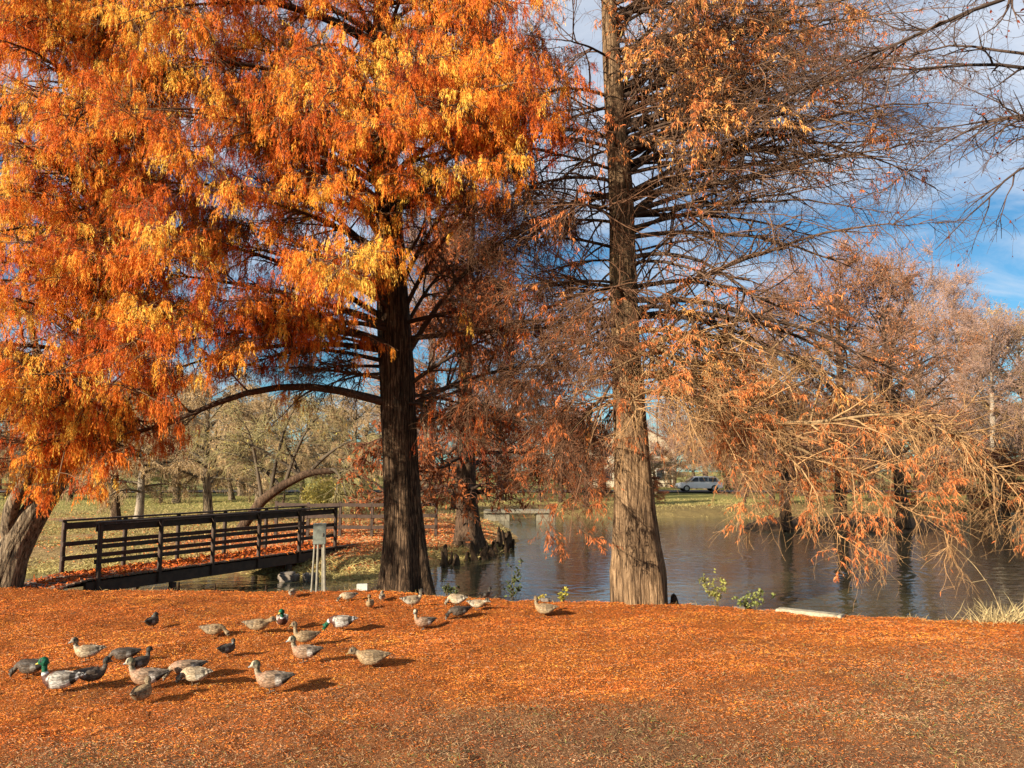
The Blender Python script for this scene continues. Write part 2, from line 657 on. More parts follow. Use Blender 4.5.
def make_grass():
    x, y = scatter_near(230000, 4.6, 13.5, 1.5)
    om = orange_mask(x, y)
    pt = fbm(x * 1.4 + 40, y * 1.4, 4)
    keep = rng.random(len(x)) < (.9 - om + .25 * sstep(1, 4, x)) * sstep(.36, .64, pt)
    x, y, pt = x[keep], y[keep], pt[keep]
    N = len(x)
    z = height(x, y) - .004
    a = rng.random(N) * 6.283
    d = np.stack([np.cos(a) * .8, np.sin(a) * .8, rng.uniform(.25, 1.0, N)], -1)
    V, Q, k = strips(np.stack([x, y, z], -1), d, rng.uniform(.03, .075, N), rng.uniform(.004, .008, N), 3, .25, .2)
    s = rng.random((N, 1))
    dry = np.array([.40, .245, .115]) * (.45 + .65 * s)
    grn = np.array([.16, .17, .045]) * (.6 + .7 * s)
    C = np.where((rng.random(N) < .14 + .7 * (pt - .5))[:, None], grn, dry)
    o = link('dry_grass', mesh_data('dry_grass', V, Q, M['grass'], np.repeat(C, k, 0)))
    o['kind'] = 'stuff'


make_litter()


def make_sticks():
    x, y = scatter_near(1500, 5.2, 14.5, 1.2)
    N = len(x)
    a = rng.random(N) * 6.283
    P, R = grow(np.stack([x, y, height(x, y) + .008], -1), np.stack([np.cos(a), np.sin(a), np.zeros(N)], -1), rng.uniform(.05, .28, N), rng.uniform(.002, .005, N), np.full(N, .0012), 5, 0, .16)
    P[:, :, 2] = height(P[:, :, 0], P[:, :, 1]) + .01
    V, Q = tubes(P, R, 3)
    C = np.array([.16, .095, .055]) * rng.uniform(.4, 1.9, (N, 1))
    o = link('fallen_twigs', mesh_data('fallen_twigs', V, Q, M['litter'], np.repeat(C, 15, 0)))
    o['kind'] = 'stuff'


make_sticks()


def make_edge():
    n = 60000
    x = rng.uniform(-12, 10, n)
    y = rng.uniform(9, 17, n)
    dn = sdf(NEAR, x, y)
    pt = fbm(x * 1.1 + 21, y * 1.1, 3)
    ok = (dn > -.22) & (dn < .22) & (rng.random(n) < sstep(.42, .66, pt) * 1.3 + .06)
    x, y = x[ok], y[ok]
    N = len(x)
    a = rng.random(N) * 6.283
    V, Q, k = strips(np.stack([x, y, height(x, y) - .01], -1), np.stack([np.cos(a) * .6, np.sin(a) * .6, rng.uniform(.3, 1, N)], -1), rng.uniform(.04, .17, N), rng.uniform(.005, .011, N), 4, .25, .18)
    f = rng.random((N, 1))
    C = np.array([.46, .31, .14]) * (1 - f) + np.array([.20, .16, .05]) * f
    o = link('bank_straw', mesh_data('bank_straw', V, Q, M['grass'], np.repeat(C, k, 0)))
    o['kind'] = 'stuff'
    n = 9000
    x = rng.uniform(-14, 12, n)
    y = rng.uniform(10, 24, n)
    d_ = -np.maximum(sdf(NEAR, x, y), sdf(OPP, x, y))
    ok = (d_ > .35) & (rng.random(n) < np.exp(-d_ / .9) * 1.2 * sstep(.4, .6, fbm(x * .7, y * .7, 3)))
    x, y = x[ok], y[ok]
    N = len(x)
    a = rng.random(N) * 6.283
    V, Q, k = strips(np.stack([x, y, np.full(N, WZ + .006)], -1), np.stack([np.cos(a), np.sin(a), np.zeros(N)], -1), rng.uniform(.03, .09, N), rng.uniform(.01, .025, N), 3, 0, .05)
    V[:, 2] = WZ + .006
    o = link('floating_leaves', mesh_data('floating_leaves', V, Q, M['litter'], np.repeat(pal(rng.normal(.45, .15, N)), k, 0)))
    o['kind'] = 'stuff'


make_edge()


def make_far_litter():
    n = 150000
    y = 19.5 + 24 * rng.random(n) ** 1.4
    x = -y * .72 + rng.random(n) * (y * .72 + 1.5)
    do = sdf(OPP, x, y)
    dense = sstep(-13, -7, x) * .8 + .25 * fbm(x * .6, y * .6, 3)
    ok = (do > .6) & (rng.random(n) < dense)
    x, y = x[ok], y[ok]
    N = len(x)
    a = rng.random(N) * 6.283
    V, Q, k = strips(np.stack([x, y, height(x, y) + .01], -1), np.stack([np.cos(a), np.sin(a), rng.normal(.15, .25, N)], -1), rng.uniform(.05, .15, N), rng.uniform(.015, .04, N), 3, .2, .3)
    C = pal(np.clip(rng.normal(.45, .16, N), 0, 1)) * np.array([.85, 1.05, 2.5])
    C = np.where((rng.random(N) < .35)[:, None], np.array([.40, .27, .14]), C)
    o = link('leaf_litter', mesh_data('leaf_litter', V, Q, M['litter'], np.repeat(C, k, 0)))
    o['kind'] = 'stuff'
    n = 120000
    y = 20 + 42 * rng.random(n) ** 1.5
    x = -y * .74 + rng.random(n) * y * .74 * (1 + .9 * (y > 44))
    pt = fbm(x * .5 + 9, y * .5, 4)
    ok = (sdf(OPP, x, y) > .15) & (rng.random(n) < sstep(.3, .6, pt) * np.where(y < 34, 1 - .75 * sstep(-12, -8, x), 1))
    x, y, pt = x[ok], y[ok], pt[ok]
    N = len(x)
    a = rng.random(N) * 6.283
    V, Q, k = strips(np.stack([x, y, height(x, y) - .01], -1), np.stack([np.cos(a) * .7, np.sin(a) * .7, rng.uniform(.4, 1, N)], -1), rng.uniform(.06, .16, N) * (y / 24) ** .5, rng.uniform(.01, .03, N) * (y / 24) ** .5, 3, .2, .2)
    f = np.clip(rng.normal(.32, .28, N) + (pt - .5), 0, 1)[:, None]
    C = np.array([.44, .33, .13]) * (1 - f) + np.array([.21, .19, .06]) * f
    o = link('dry_grass', mesh_data('dry_grass', V, Q, M['grass'], np.repeat(C, k, 0)))
    o['kind'] = 'stuff'
    # straw hanging over the creek bank
    n = 90000
    y = 19 + 10 * rng.random(n)
    x = -14 + 15 * rng.random(n)
    do = sdf(OPP, x, y)
    pt = fbm(x * 1.3 + 3, y * 1.3, 3)
    ok = (do > .0) & (do < 1.5) & (rng.random(n) < sstep(.3, .55, pt))
    x, y = x[ok], y[ok]
    N = len(x)
    a = rng.random(N) * 6.283
    V, Q, k = strips(np.stack([x, y, height(x, y) - .01], -1), np.stack([np.cos(a) * .7, np.sin(a) * .7 - .3, rng.uniform(.4, 1, N)], -1), rng.uniform(.1, .32, N), rng.uniform(.008, .018, N), 4, .3, .15)
    f = rng.random((N, 1))
    C = np.array([.62, .50, .20]) * (1 - f) + np.array([.36, .30, .10]) * f
    o = link('bank_straw', mesh_data('bank_straw', V, Q, M['grass'], np.repeat(C, k, 0)))
    o['kind'] = 'stuff'


make_far_litter()
make_grass()


# ------------------------------------------------------------------ trees close by
def trunk_mesh(name, pts, mat, parent, lobes=6, flare=.9, flare_h=.9, K=56, ridge=.035, seed=0, origin=None):
    """pts: list of (xyz, radius); ridged bark, buttressed foot"""
    r = np.random.default_rng(seed)
    P = np.array([p for p, _ in pts], float)
    R = np.array([q for _, q in pts], float)
    seg = np.r_[0, np.cumsum(np.linalg.norm(np.diff(P, axis=0), axis=1))]
    n = max(20, int(seg[-1] / .075))
    s = np.linspace(0, seg[-1], n)
    C = np.stack([np.interp(s, seg, P[:, k]) for k in range(3)], -1)
    kern = np.ones(9) / 9
    for k in range(2):
        pad = np.pad(C[:, k], 4, mode='reflect', reflect_type='odd')
        C[:, k] = np.convolve(pad, kern, 'valid')
    rad = np.interp(s, seg, R)
    th = 2 * np.pi * np.arange(K) / K
    S, T = np.meshgrid(s, th, indexing='ij')
    ph = r.random(6) * 6.28
    f = flare * np.exp(-S / flare_h)
    lob = .5 + .5 * np.cos(lobes * T + ph[0] + .35 * np.sin(S * 1.3) + .8 * np.sin(T + ph[1]))
    prof = 1 + f * (.55 + .75 * lob ** 1.4) + .06 * np.exp(-S / 3) * (lob - .5)
    prof += ridge * (np.cos(19 * T + 2.2 * np.sin(S * 1.7 + ph[2]) + ph[3]) * .7 + np.cos(31 * T + 3.0 * np.sin(S * 1.1 + ph[4])) * .5)
    prof += .035 * np.sin(3 * T + S * 1.1 + ph[5]) + ridge * .8 * (fbm(S * 6, T * 9, 3) - .5)
    X = C[:, None, 0] + rad[:, None] * prof * np.cos(T)
    Y = C[:, None, 1] + rad[:, None] * prof * np.sin(T)
    Z = np.repeat(C[:, 2:3], K, 1) + 0 * T
    V = np.stack([X, Y, Z], -1)
    if origin is not None:
        V = V - origin
    idx = np.arange(n * K).reshape(n, K)
    A, B = idx[:-1], idx[1:]
    Q = np.stack([A, np.roll(A, -1, 1), np.roll(B, -1, 1), B], -1).reshape(-1, 4)
    o = link(name, mesh_data(name, V.reshape(-1, 3), Q, mat), parent)
    return o, C, rad, s


def bez(p0, p1, p2, n):
    t = np.linspace(0, 1, n)[:, None]
    return (1 - t) ** 2 * p0 + 2 * t * (1 - t) * p1 + t * t * p2


def limb_path(a, e, rise, n=14, wig=.05, via=None):
    L = np.linalg.norm(e - a)
    if via is not None:
        ctrl = [a] + list(via) + [e]
        ctrl = np.array(ctrl)
        s = np.r_[0, np.cumsum(np.linalg.norm(np.diff(ctrl, axis=0), axis=1))]
        q = np.linspace(0, s[-1], n)
        P = np.stack([np.interp(q, s, ctrl[:, k]) for k in range(3)], -1)
        for _ in range(2):
            P[1:-1] = (P[:-2] + 2 * P[1:-1] + P[2:]) / 4
    else:
        mid = a * .5 + e * .5
        mid[2] = max(a[2], e[2]) + rise * L
        P = bez(a, mid, e, n)
    w = rng.normal(size=(n, 3)) * wig * L / n * 1.6
    w[0] = 0
    P = P + np.cumsum(w, 0) * np.linspace(0, 1, n)[:, None] * .6
    return P


def limb_geom(P, r0, r1, lat_per_m, lat_len, twig_n, twig_len, sub_n, grav, twr=.004, t0=.15, flat=.75, ang=(.7, 1.25)):
    """one bough with laterals, twigs and fine twigs: returns geometry pieces and the polylines that may carry leaves"""
    n = len(P)
    t = np.linspace(0, 1, n)
    R = (r0 * (1 - t) ** 1.1 + r1)[None]
    Pm = P[None]
    L = np.linalg.norm(np.diff(P, axis=0), axis=1).sum()
    geo = [(Pm, R, 7)]
    NL = max(4, int(L * lat_per_m))
    par = np.zeros(NL, int)
    tt = t0 + (1 - t0) * rng.random(NL) ** .8
    p, tan, r = sample(Pm, R, par, tt)
    sd = side(tan, flat)
    a = rng.uniform(ang[0], ang[1], NL)[:, None]
    d = tan * np.cos(a) + sd * np.sin(a) + np.array([0, 0, .12])
    ll = lat_len * (1.15 - .75 * tt) * rng.uniform(.45, 1.25, NL)
    LP, LR = grow(p, d, ll, np.minimum(r * .55, .022) + .004, np.full(NL, twr), 7, grav * .5, .16)
    geo.append((LP, LR, 4))
    NT = NL * twig_n
    par = rng.integers(0, NL, NT)
    tt = .12 + .88 * rng.random(NT)
    p, tan, r = sample(LP, LR, par, tt)
    a = rng.uniform(.5, 1.2, NT)[:, None]
    d = tan * np.cos(a) + side(tan, .4) * np.sin(a)
    tl = twig_len * (1.15 - .6 * tt) * rng.uniform(.4, 1.3, NT)
    TP, TR = grow(p, d, tl, np.minimum(r * .7, .009), np.full(NT, twr * .7), 5, grav, .2)
    geo.append((TP, TR, 3))
    lat_of_twig = par
    SP = None
    if sub_n:
        NS = NT * sub_n
        par = rng.integers(0, NT, NS)
        tt = .2 + .8 * rng.random(NS)
        p, tan, r = sample(TP, TR, par, tt)
        a = rng.uniform(.4, 1.1, NS)[:, None]
        d = tan * np.cos(a) + side(tan, .2) * np.sin(a)
        SP, SR = grow(p, d, twig_len * .55 * rng.uniform(.4, 1.3, NS), np.minimum(r * .8, .005), np.full(NS, twr * .6), 4, grav * 1.2, .22)
        geo.append((SP, SR, 3))
    return geo, LP, TP, SP, lat_of_twig


def geom_mesh(geo, thick, thin):
    out = []
    for P, R, K in geo:
        V, Q = tubes(P, R, K)
        rr = np.repeat(R.reshape(-1), K)
        f = sstep(.004, .03, rr)[:, None]
        jit = np.repeat(rng.uniform(.6, 1.25, (P.shape[0], 1)), P.shape[1] * K, 0)
        C = (np.array(thin) * (1 - f) + np.array(thick) * f) * jit
        out.append((V, Q, C))
    return join(out)


def hanging_leaves(polys, per, lat_id, val, lmin, lmax, wmin, wmax, grav=.55, spread=1.0, S=4, taper=0):
    """drooping feathery leaflets along polylines; val gives each polyline a place on the palette"""
    N = len(polys) * per
    par = np.repeat(np.arange(len(polys)), per)
    dummy = np.zeros(polys.shape[:2])
    p, tan, _ = sample(polys, dummy, par, rng.random(N))
    d = tan * .5 + side(tan, .3) * spread + np.array([0, 0, -.15])
    V, Q, k = strips(p, d, rng.uniform(lmin, lmax, N), rng.uniform(wmin, wmax, N), S, grav, .16)
    v = val[par] + rng.normal(0, .075, N)
    tone = np.repeat(v, k)
    # a leaflet is more golden towards its free end
    tone = tone + np.tile(np.linspace(-.03, .05, k), N)
    return V, Q, pal(tone) * np.repeat(rng.uniform(.8, 1.1, (N, 1)), k, 0)


def resample(P, n):
    S = P.shape[1]
    x = np.linspace(0, S - 1, n)
    i = np.minimum(x.astype(int), S - 2)
    f = (x - i)[None, :, None]
    return P[:, i] * (1 - f) + P[:, i + 1] * f


def feather(hosts, val, sub, leaflets):
    """short hanging branchlets set with fine needles"""
    n = int(len(hosts) * sub)
    par = rng.integers(0, len(hosts), n)
    p, tan, _ = sample(hosts, np.zeros(hosts.shape[:2]), par, .25 + .75 * rng.random(n))
    d = tan * .5 + side(tan, .35) * .7 + np.array([0, 0, .15])
    B, _ = grow(p, d, rng.uniform(.09, .32, n), np.ones(n), np.ones(n), 6, .85, .10)
    v = val[par] + rng.normal(0, .06, n)
    N = n * leaflets
    par = np.repeat(np.arange(n), leaflets)
    t = rng.random(N)
    p, tan, _ = sample(B, np.zeros(B.shape[:2]), par, t)
    d = tan * .9 + side(tan) * .65 + np.array([0, 0, -.2])
    V, Q, k = strips(p, d, rng.uniform(.03, .08, N), rng.uniform(.005, .0105, N), 3, .3, .12)
    tone = v[par] + rng.normal(0, .05, N) + .08 * (t - .5)
    return V, Q, np.repeat(pal(tone) * rng.uniform(.82, 1.1, (N, 1)), k, 0)


def trunk_at(C, rad, py_or_z):
    i = int(np.argmin(np.abs(C[:, 2] - py_or_z)))
    return C[i].copy(), rad[i]


LIMB_THICK, LIMB_THIN = (.075, .045, .028), (.17, .095, .05)


def leafy_tree(name, label, trunk_pts, limbs, mat, seed, depth_seed, leaf_density=1.0, tone=.63, stems=None, **tk):
    base = np.array(trunk_pts[0][0])
    root = thing(name, label, 'tree', base)
    tr, C, rad, s = trunk_mesh('trunk', trunk_pts, mat, root, seed=seed, origin=base, **tk)
    for sp in (stems or []):
        tube_stem(sp, mat, tr, base)
    LV = []
    for (a_z, e, rise, via, dens) in limbs:
        a, r = trunk_at(C, rad, a_z)
        P = limb_path(a, np.array(e), rise, via=via)
        L = np.linalg.norm(np.diff(P, axis=0), axis=1).sum()
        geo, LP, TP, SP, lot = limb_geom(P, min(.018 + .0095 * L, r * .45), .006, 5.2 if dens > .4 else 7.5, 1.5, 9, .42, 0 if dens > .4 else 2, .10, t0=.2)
        V, Q, Cc = geom_mesh(geo, LIMB_THICK, LIMB_THIN)
        link('limb', mesh_data('limb', V - base, Q, M['twig'], Cc), tr)
        if dens <= 0:
            continue
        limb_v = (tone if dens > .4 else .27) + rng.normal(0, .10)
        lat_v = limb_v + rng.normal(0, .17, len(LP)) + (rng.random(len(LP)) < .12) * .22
        tv = lat_v[lot] + rng.normal(0, .13, len(TP))
        keep = rng.random(len(LP)) < .93
        tk_keep = keep[lot]
        bunch = tk_keep & (rng.random(len(TP)) < .52)
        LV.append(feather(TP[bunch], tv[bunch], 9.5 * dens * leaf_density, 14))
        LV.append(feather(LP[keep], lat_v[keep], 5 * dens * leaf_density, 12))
    V, Q, Cc = join(LV)
    link('crown', mesh_data('crown', V - base, Q, M['leaf'], Cc), root)
    return root


def tube_stem(pts, mat, parent, origin):
    P = np.array([p for p, _ in pts])
    R = np.array([r for _, r in pts])
    n = 40
    q = np.linspace(0, len(P) - 1, n)
    PP = np.stack([np.interp(q, np.arange(len(P)), P[:, k]) for k in range(3)], -1)
    for _ in range(3):
        PP[1:-1] = (PP[:-2] + 2 * PP[1:-1] + PP[2:]) / 4
    RR = np.interp(q, np.arange(len(P)), R)
    V, Q = tubes(PP[None], RR[None], 24)
    ph = np.tile(np.arange(24), n) * 2 * np.pi / 24
    V = V + (np.cos(ph * 9) * .03 * np.repeat(RR, 24))[:, None] * nrm(V - np.repeat(PP, 24, 0))
    return link('stem', mesh_data('stem', V - origin, Q, mat), parent)


# --- big cypress in the middle left
b1 = G(407, 589)
b1[2] = hz(b1[0], b1[1]) - .08
y1 = b1[1]
m1 = y1 / F


def tp(px, py, wpx, y):
    return (D(px, py, y), wpx * .5 * y / F)


t1_pts = [(b1, 18 * m1)] + [tp(px, py, wd, y1) for px, py, wd in
          [(405, 540, 34), (401, 480, 33), (398, 420, 34), (396, 360, 34), (393, 300, 32), (390, 240, 29), (386, 170, 24), (383, 100, 20), (381, 0, 16), (380, -120, 10), (380, -230, 4)]]


def L(apy, px, py, dep, rise, dens=1.0, via=None, base_y=15.8):
    return (D(400, apy, base_y)[2], D(px, py, dep), rise, None if via is None else [D(*v) for v in via], dens)


t1_limbs = [
    L(404, -30, 480, 14.0, .05, .75, [(330, 386, 15.6), (262, 383, 15.2), (150, 432, 14.6)]),
    L(362, 225, 372, 14.6, .03, .3, [(335, 350, 15.5), (285, 352, 15.2)]),
    L(352, 120, 395, 13.6, .08, .9),
    L(338, 610, 316, 16.4, -.01, .25, [(470, 332, 16), (540, 330, 16.2)]),
    L(322, 545, 300, 14.6, .02, .35),
    L(270, 446, 150, 14.6, .0, .8, [(422, 236, 15.4), (434, 196, 15.1)]),
    L(330, 235, 345, 12.6, .06, 1.0),
    L(300, 300, 275, 12.2, .10, 1.0),
    L(395, 500, 420, 15.6, .02, .25),
    L(378, 248, 366, 14.8, .03, 0), L(350, 262, 328, 14.6, .03, .3), L(372, 305, 398, 15.4, .03, 0), L(366, 290, 372, 16.6, .05, 0),
    L(372, 565, 225, 16.2, .06, .3), L(392, 525, 330, 15.4, -.04, .3), L(412, 598, 372, 16.8, .10, .3), L(404, 470, 452, 15.0, .10, .25), L(420, 545, 425, 16.4, .02, .3),
    L(330, 500, 205, 15.4, .03, .35), L(346, 480, 262, 17.2, .08, .3), L(300, 520, 160, 16.0, .02, .4),
]
r1 = np.random.default_rng(5)
grid = [(px, py) for py in (-190, -120, -60, -5, 45, 95, 145, 195, 245, 290) for px in (130, 215, 300, 385, 470, 545)]
for px, py in grid:
    if px > 330 and py > 208 - (px - 330) * .33:
        continue
    if py < -100 and r1.random() < .4:
        continue
    px += r1.uniform(-38, 38)
    py += r1.uniform(-24, 24)
    dep = r1.uniform(11.6, 17.2) if py < 200 else r1.uniform(11.8, 14.5)
    L_att = np.clip(py + r1.uniform(-10, 95), -200, 395)
    t1_limbs.append(L(L_att, px, py, dep, r1.uniform(.03, .12), r1.uniform(.75, 1.15)))
for px, py, dep in [(150, 345, 12.2), (185, 328, 12.4), (215, 300, 12.6),  # these low left boughs are added to shade the big trunk
                    (440, 60, 11.4), (480, 110, 11.3), (520, 60, 11.8), (545, 120, 11.9), (455, 165, 11.5), (510, 165, 12.0), (420, 125, 11.2), (565, 80, 12.4), (480, 30, 12.2)]:
    t1_limbs.append(L(np.clip(py + r1.uniform(-10, 70), -200, 395), px, py, dep, r1.uniform(.04, .12), r1.uniform(.85, 1.1)))
for k in range(26):  # rear filler boughs: dark rust leaf colour stands in for the crown's inner shade
    px, py = r1.uniform(90, 570), r1.uniform(-40, 250)
    if px > 380 and py > 230 - (px - 380) * .4:
        continue
    t1_limbs.append(L(np.clip(py + r1.uniform(0, 90), -200, 360), px, py, r1.uniform(15.5, 18.5), r1.uniform(.0, .08), .40))
for k in range(26):
    px, py = r1.uniform(110, 560), r1.uniform(-60, 290)
    if px > 330 and py > 205 - (px - 330) * .33:
        continue
    t1_limbs.append(L(np.clip(py + r1.uniform(0, 90), -200, 395), px, py, r1.uniform(10.8, 13.2), r1.uniform(.03, .12), r1.uniform(.6, 1.0)))
leafy_tree('bald_cypress', 'large bald cypress with bright orange drooping foliage and dark trunk left of centre', t1_pts, t1_limbs, M['bark_mid'], 3, 5,
           lobes=5, flare=1.0, flare_h=1.25)

# --- leaning tree at the left edge
b0 = G(0, 589)
b0[2] = hz(b0[0], b0[1]) - .1
y0 = b0[1]
t0_pts = [(b0, 15 * y0 / F)] + [tp(px, py, wd, y) for px, py, wd, y in
          [(12, 552, 30, y0), (33, 515, 28, y0), (56, 478, 26, y0 + .1), (78, 430, 23, y0 + .2), (90, 360, 22, y0 + .2), (98, 260, 18, y0 + .1), (100, 150, 14, y0), (98, 20, 10, y0), (96, -120, 6, y0), (96, -200, 3, y0)]]
t0_stem = [[(D(14, 552, y0), .16), (D(8, 530, y0 - .15), .15), (D(12, 505, y0 - .3), .14), (D(26, 482, y0 - .4), .13), (D(40, 450, y0 - .6), .11), (D(46, 400, y0 - .8), .09), (D(30, 320, y0 - 1), .06), (D(10, 200, y0 - 1.2), .02)]]


def L0(apy, px, py, dep, rise, dens=1.0, via=None):
    return (D(60, apy, y0)[2], D(px, py, dep), rise, None if via is None else [D(*v) for v in via], dens)


t0_limbs = [L0(440, 20, 470, 13.4, .10, 1.1), L0(420, 95, 462, 13.6, .12, 1.0), L0(410, -50, 440, 13.0, .1, 1.1), L0(425, 150, 425, 14.2, .08, .9), L0(430, 60, 485, 13.0, .12, 1.0)]
for py in (-170, -90, -20, 40, 95, 150, 205, 260, 315, 365, 415):
    for px in (-90, -10, 70, 150, 225):
        if py > 330 and px > 180:
            continue
        if py < -60 and r1.random() < .4:
            continue
        qx, qy = px + r1.uniform(-36, 36), py + r1.uniform(-24, 24)
        dep = r1.uniform(11.4, 17.5) if py < 250 else r1.uniform(11.6, 14.6)
        t0_limbs.append(L0(np.clip(qy + r1.uniform(-20, 85), -180, 440), qx, qy, dep, r1.uniform(.03, .12), r1.uniform(.7, 1.1)))
for px, py, dep in [(60, 40, 12.6), (120, 70, 12.9), (90, 130, 12.4), (50, 170, 12.8), (130, 190, 12.6), (85, 240, 12.3), (30, 90, 12.2), (140, 20, 12.8), (0, 40, 12.5), (20, 240, 12.4)]:
    t0_limbs.append(L0(np.clip(py + r1.uniform(10, 80), -180, 430), px, py, dep, r1.uniform(.04, .12), r1.uniform(.8, 1.1)))
for k in range(20):  # filler behind the crown, its deep shade put into a dark leaf tone
    px, py = r1.uniform(-70, 230), r1.uniform(-40, 400)
    t0_limbs.append(L0(np.clip(py + r1.uniform(0, 90), -180, 430), px, py, r1.uniform(15.5, 18.0), r1.uniform(.0, .08), .40))
for k in range(22):
    px, py = r1.uniform(-80, 240), r1.uniform(-60, 400)
    t0_limbs.append(L0(np.clip(py + r1.uniform(0, 90), -180, 440), px, py, r1.uniform(10.8, 13.0), r1.uniform(.03, .12), r1.uniform(.6, 1.0)))
leafy_tree('leaning_cypress', 'leaning forked tree with furrowed grey bark under orange foliage at the left edge', t0_pts, t0_limbs, M['bark_left'], 8, 6,
           tone=.66, stems=t0_stem, lobes=4, flare=.25, flare_h=.5, ridge=.055)

# --- nearly bare cypress right of centre
b2 = G(640, 604)
b2[2] = hz(b2[0], b2[1]) - .08
y2 = b2[1]
m2 = y2 / F
t2_pts = [(b2, 19.5 * m2)] + [tp(px, py, wd, y2) for px, py, wd in
          [(638, 570, 44), (635, 520, 39), (632, 460, 34), (629, 400, 31), (626, 340, 28), (623, 280, 27), (621, 200, 25), (616, 120, 22), (611, 40, 18), (606, -60, 13), (602, -160, 8), (600, -230, 3)]]
root2 = thing('bare_cypress', 'tall cypress right of centre with tan flared trunk and mostly bare drooping twigs', 'tree', b2)
tr2, C2, rad2, s2 = trunk_mesh('trunk', t2_pts, M['bark_grey'], root2, seed=21, origin=b2, lobes=6, flare=.42, flare_h=1.1, ridge=.03)
T2 = []
DARKTW = []


def L2(apy, px, py, dep, rise, leaf=.15, tone=.45, via=None, dens=1.0):
    T2.append((D(625, apy, y2)[2], D(px, py, dep), rise, None if via is None else [D(*v) for v in via], leaf, tone, dens))


L2(378, 1015, 520, 12.2, .0, .10, .5, [(690, 368, 13.8), (760, 425, 13.2), (800, 428, 13.0), (885, 403, 12.6), (950, 432, 12.4)], 1.5)
L2(390, 930, 535, 11.8, .0, .16, .5, [(700, 398, 13.6), (770, 440, 13.0), (850, 470, 12.4)], 1.2)
L2(372, 840, 530, 12.3, .1, .30, .52, [(680, 372, 13.8), (745, 410, 13.2), (800, 470, 12.7)], 1.1)
L2(350, 760, 500, 12.8, .1, .30, .48)
L2(288, 880, 350, 13.8, .0, .10, .45, [(690, 278, 14.0), (745, 292, 13.9), (800, 318, 13.8)], 1.2)
L2(300, 980, 430, 12.4, .08, .12, .5, [(700, 300, 13.6), (800, 330, 13.0), (900, 372, 12.6)], 1.3)
L2(196, 955, 200, 13.4, .03, .05, .4, [(690, 160, 14.0), (760, 132, 13.8), (850, 150, 13.6)], 1.2)
L2(150, 900, 60, 13.0, .04, .08, .55, [(660, 122, 13.9), (740, 105, 13.6)], 1.0)
L2(240, 920, 290, 12.8, .06, .06, .42, None, 1.1)
L2(262, 830, 400, 12.6, .12, .12, .46, None, 1.1)
L2(216, 850, 235, 14.8, .06, .06, .42, None, 1.0)
L2(330, 800, 420, 14.6, .08, .15, .46, None, 1.0)
L2(320, 930, 470, 13.8, .08, .15, .5, None, 1.2)
L2(120, 820, 10, 14.0, .03, .35, .62)
L2(100, 760, -40, 12.6, .02, .5, .68)
L2(135, 740, 70, 12.8, .04, .55, .68)
L2(120, 690, 40, 12.4, .02, .6, .72)
L2(150, 700, 120, 12.3, .03, .8, .70)
L2(60, 680, -50, 13.0, .02, .5, .66)
L2(70, 790, 60, 13.6, .03, .5, .62)
L2(20, 860, -40, 13.4, .03, .3, .6)
L2(60, 540, 40, 13.0, .03, .5, .5)
L2(110, 520, 120, 14.2, .03, .3, .4)
L2(200, 505, 190, 14.8, .03, .2, .35)
L2(250, 470, 235, 15.0, .03, .2, .35)
L2(285, 500, 290, 13.4, .04, .2, .42)
L2(320, 440, 340, 15.2, .03, .25, .4)
L2(345, 500, 400, 14.8, .06, .22, .36)
L2(370, 540, 470, 14.0, .10, .3, .38)
L2(380, 570, 530, 13.6, .14, .4, .42)
L2(395, 530, 510, 15.4, .10, .3, .36)
L2(330, 560, 360, 12.8, .06, .2, .45)
L2(150, 600, 130, 11.6, .04, .25, .5)  # this and the next few near boughs are added to shade the trunk
L2(230, 575, 210, 11.4, .05, .15, .42)
L2(300, 610, 290, 11.3, .05, .12, .42)
L2(350, 590, 350, 11.6, .06, .15, .45)
L2(400, 640, 430, 11.6, .10, .12, .48, None, .8)
L2(360, 700, 440, 11.4, .10, .2, .5)
L2(270, 760, 330, 11.6, .06, .12, .5, None, 1.1)
L2(-40, 560, -120, 13.6, .03, .4, .5)
L2(-60, 720, -140, 13.4, .03, .4, .6)
for k in range(40):
    px, py = r1.uniform(640, 950), r1.uniform(-60, 300)
    if px > 850 and py > 255:
        continue
    top = px < 790 and py < 150
    L2(float(np.clip(py + r1.uniform(-30, 90), -160, 330)), px, py, r1.uniform(11.6, 16.2), r1.uniform(.0, .10), r1.uniform(.3, .55) if top else r1.uniform(.03, .12), r1.uniform(.62, .74) if top else r1.uniform(.3, .45), None, r1.uniform(.9, 1.3) if top else .79)
for k in range(18):
    px, py = r1.uniform(640, 900), r1.uniform(-60, 120)
    L2(float(np.clip(py + r1.uniform(-10, 90), -160, 200)), px, py, r1.uniform(11.2, 15.5), r1.uniform(.0, .12), r1.uniform(.22, .5), r1.uniform(.5, .72), None, r1.uniform(.9, 1.2))
for k in range(20):
    px, py = r1.uniform(700, 985), r1.uniform(-20, 265)
    if px > 880 and py > 215:
        continue
    L2(float(np.clip(py + r1.uniform(-10, 150), -160, 330)), px, py, r1.uniform(11.6, 16.2), r1.uniform(-.03, .12), r1.uniform(.01, .06), r1.uniform(.3, .45), None, .78)
for k in range(15):
    px, py = r1.uniform(800, 975), r1.uniform(40, 245)
    L2(float(np.clip(py + r1.uniform(-10, 120), -160, 330)), px, py, r1.uniform(11.6, 15.2), r1.uniform(.0, .10), r1.uniform(.02, .08), r1.uniform(.3, .45), None, 1.25)
for k in range(26):
    px, py = r1.uniform(440, 600), r1.uniform(130, 520)
    L2(float(np.clip(py - r1.uniform(-30, 110), 100, 400)), px, py, r1.uniform(13.2, 16.6), r1.uniform(.02, .12), r1.uniform(.06, .24), r1.uniform(.25, .48), None, r1.uniform(1.0, 1.4))
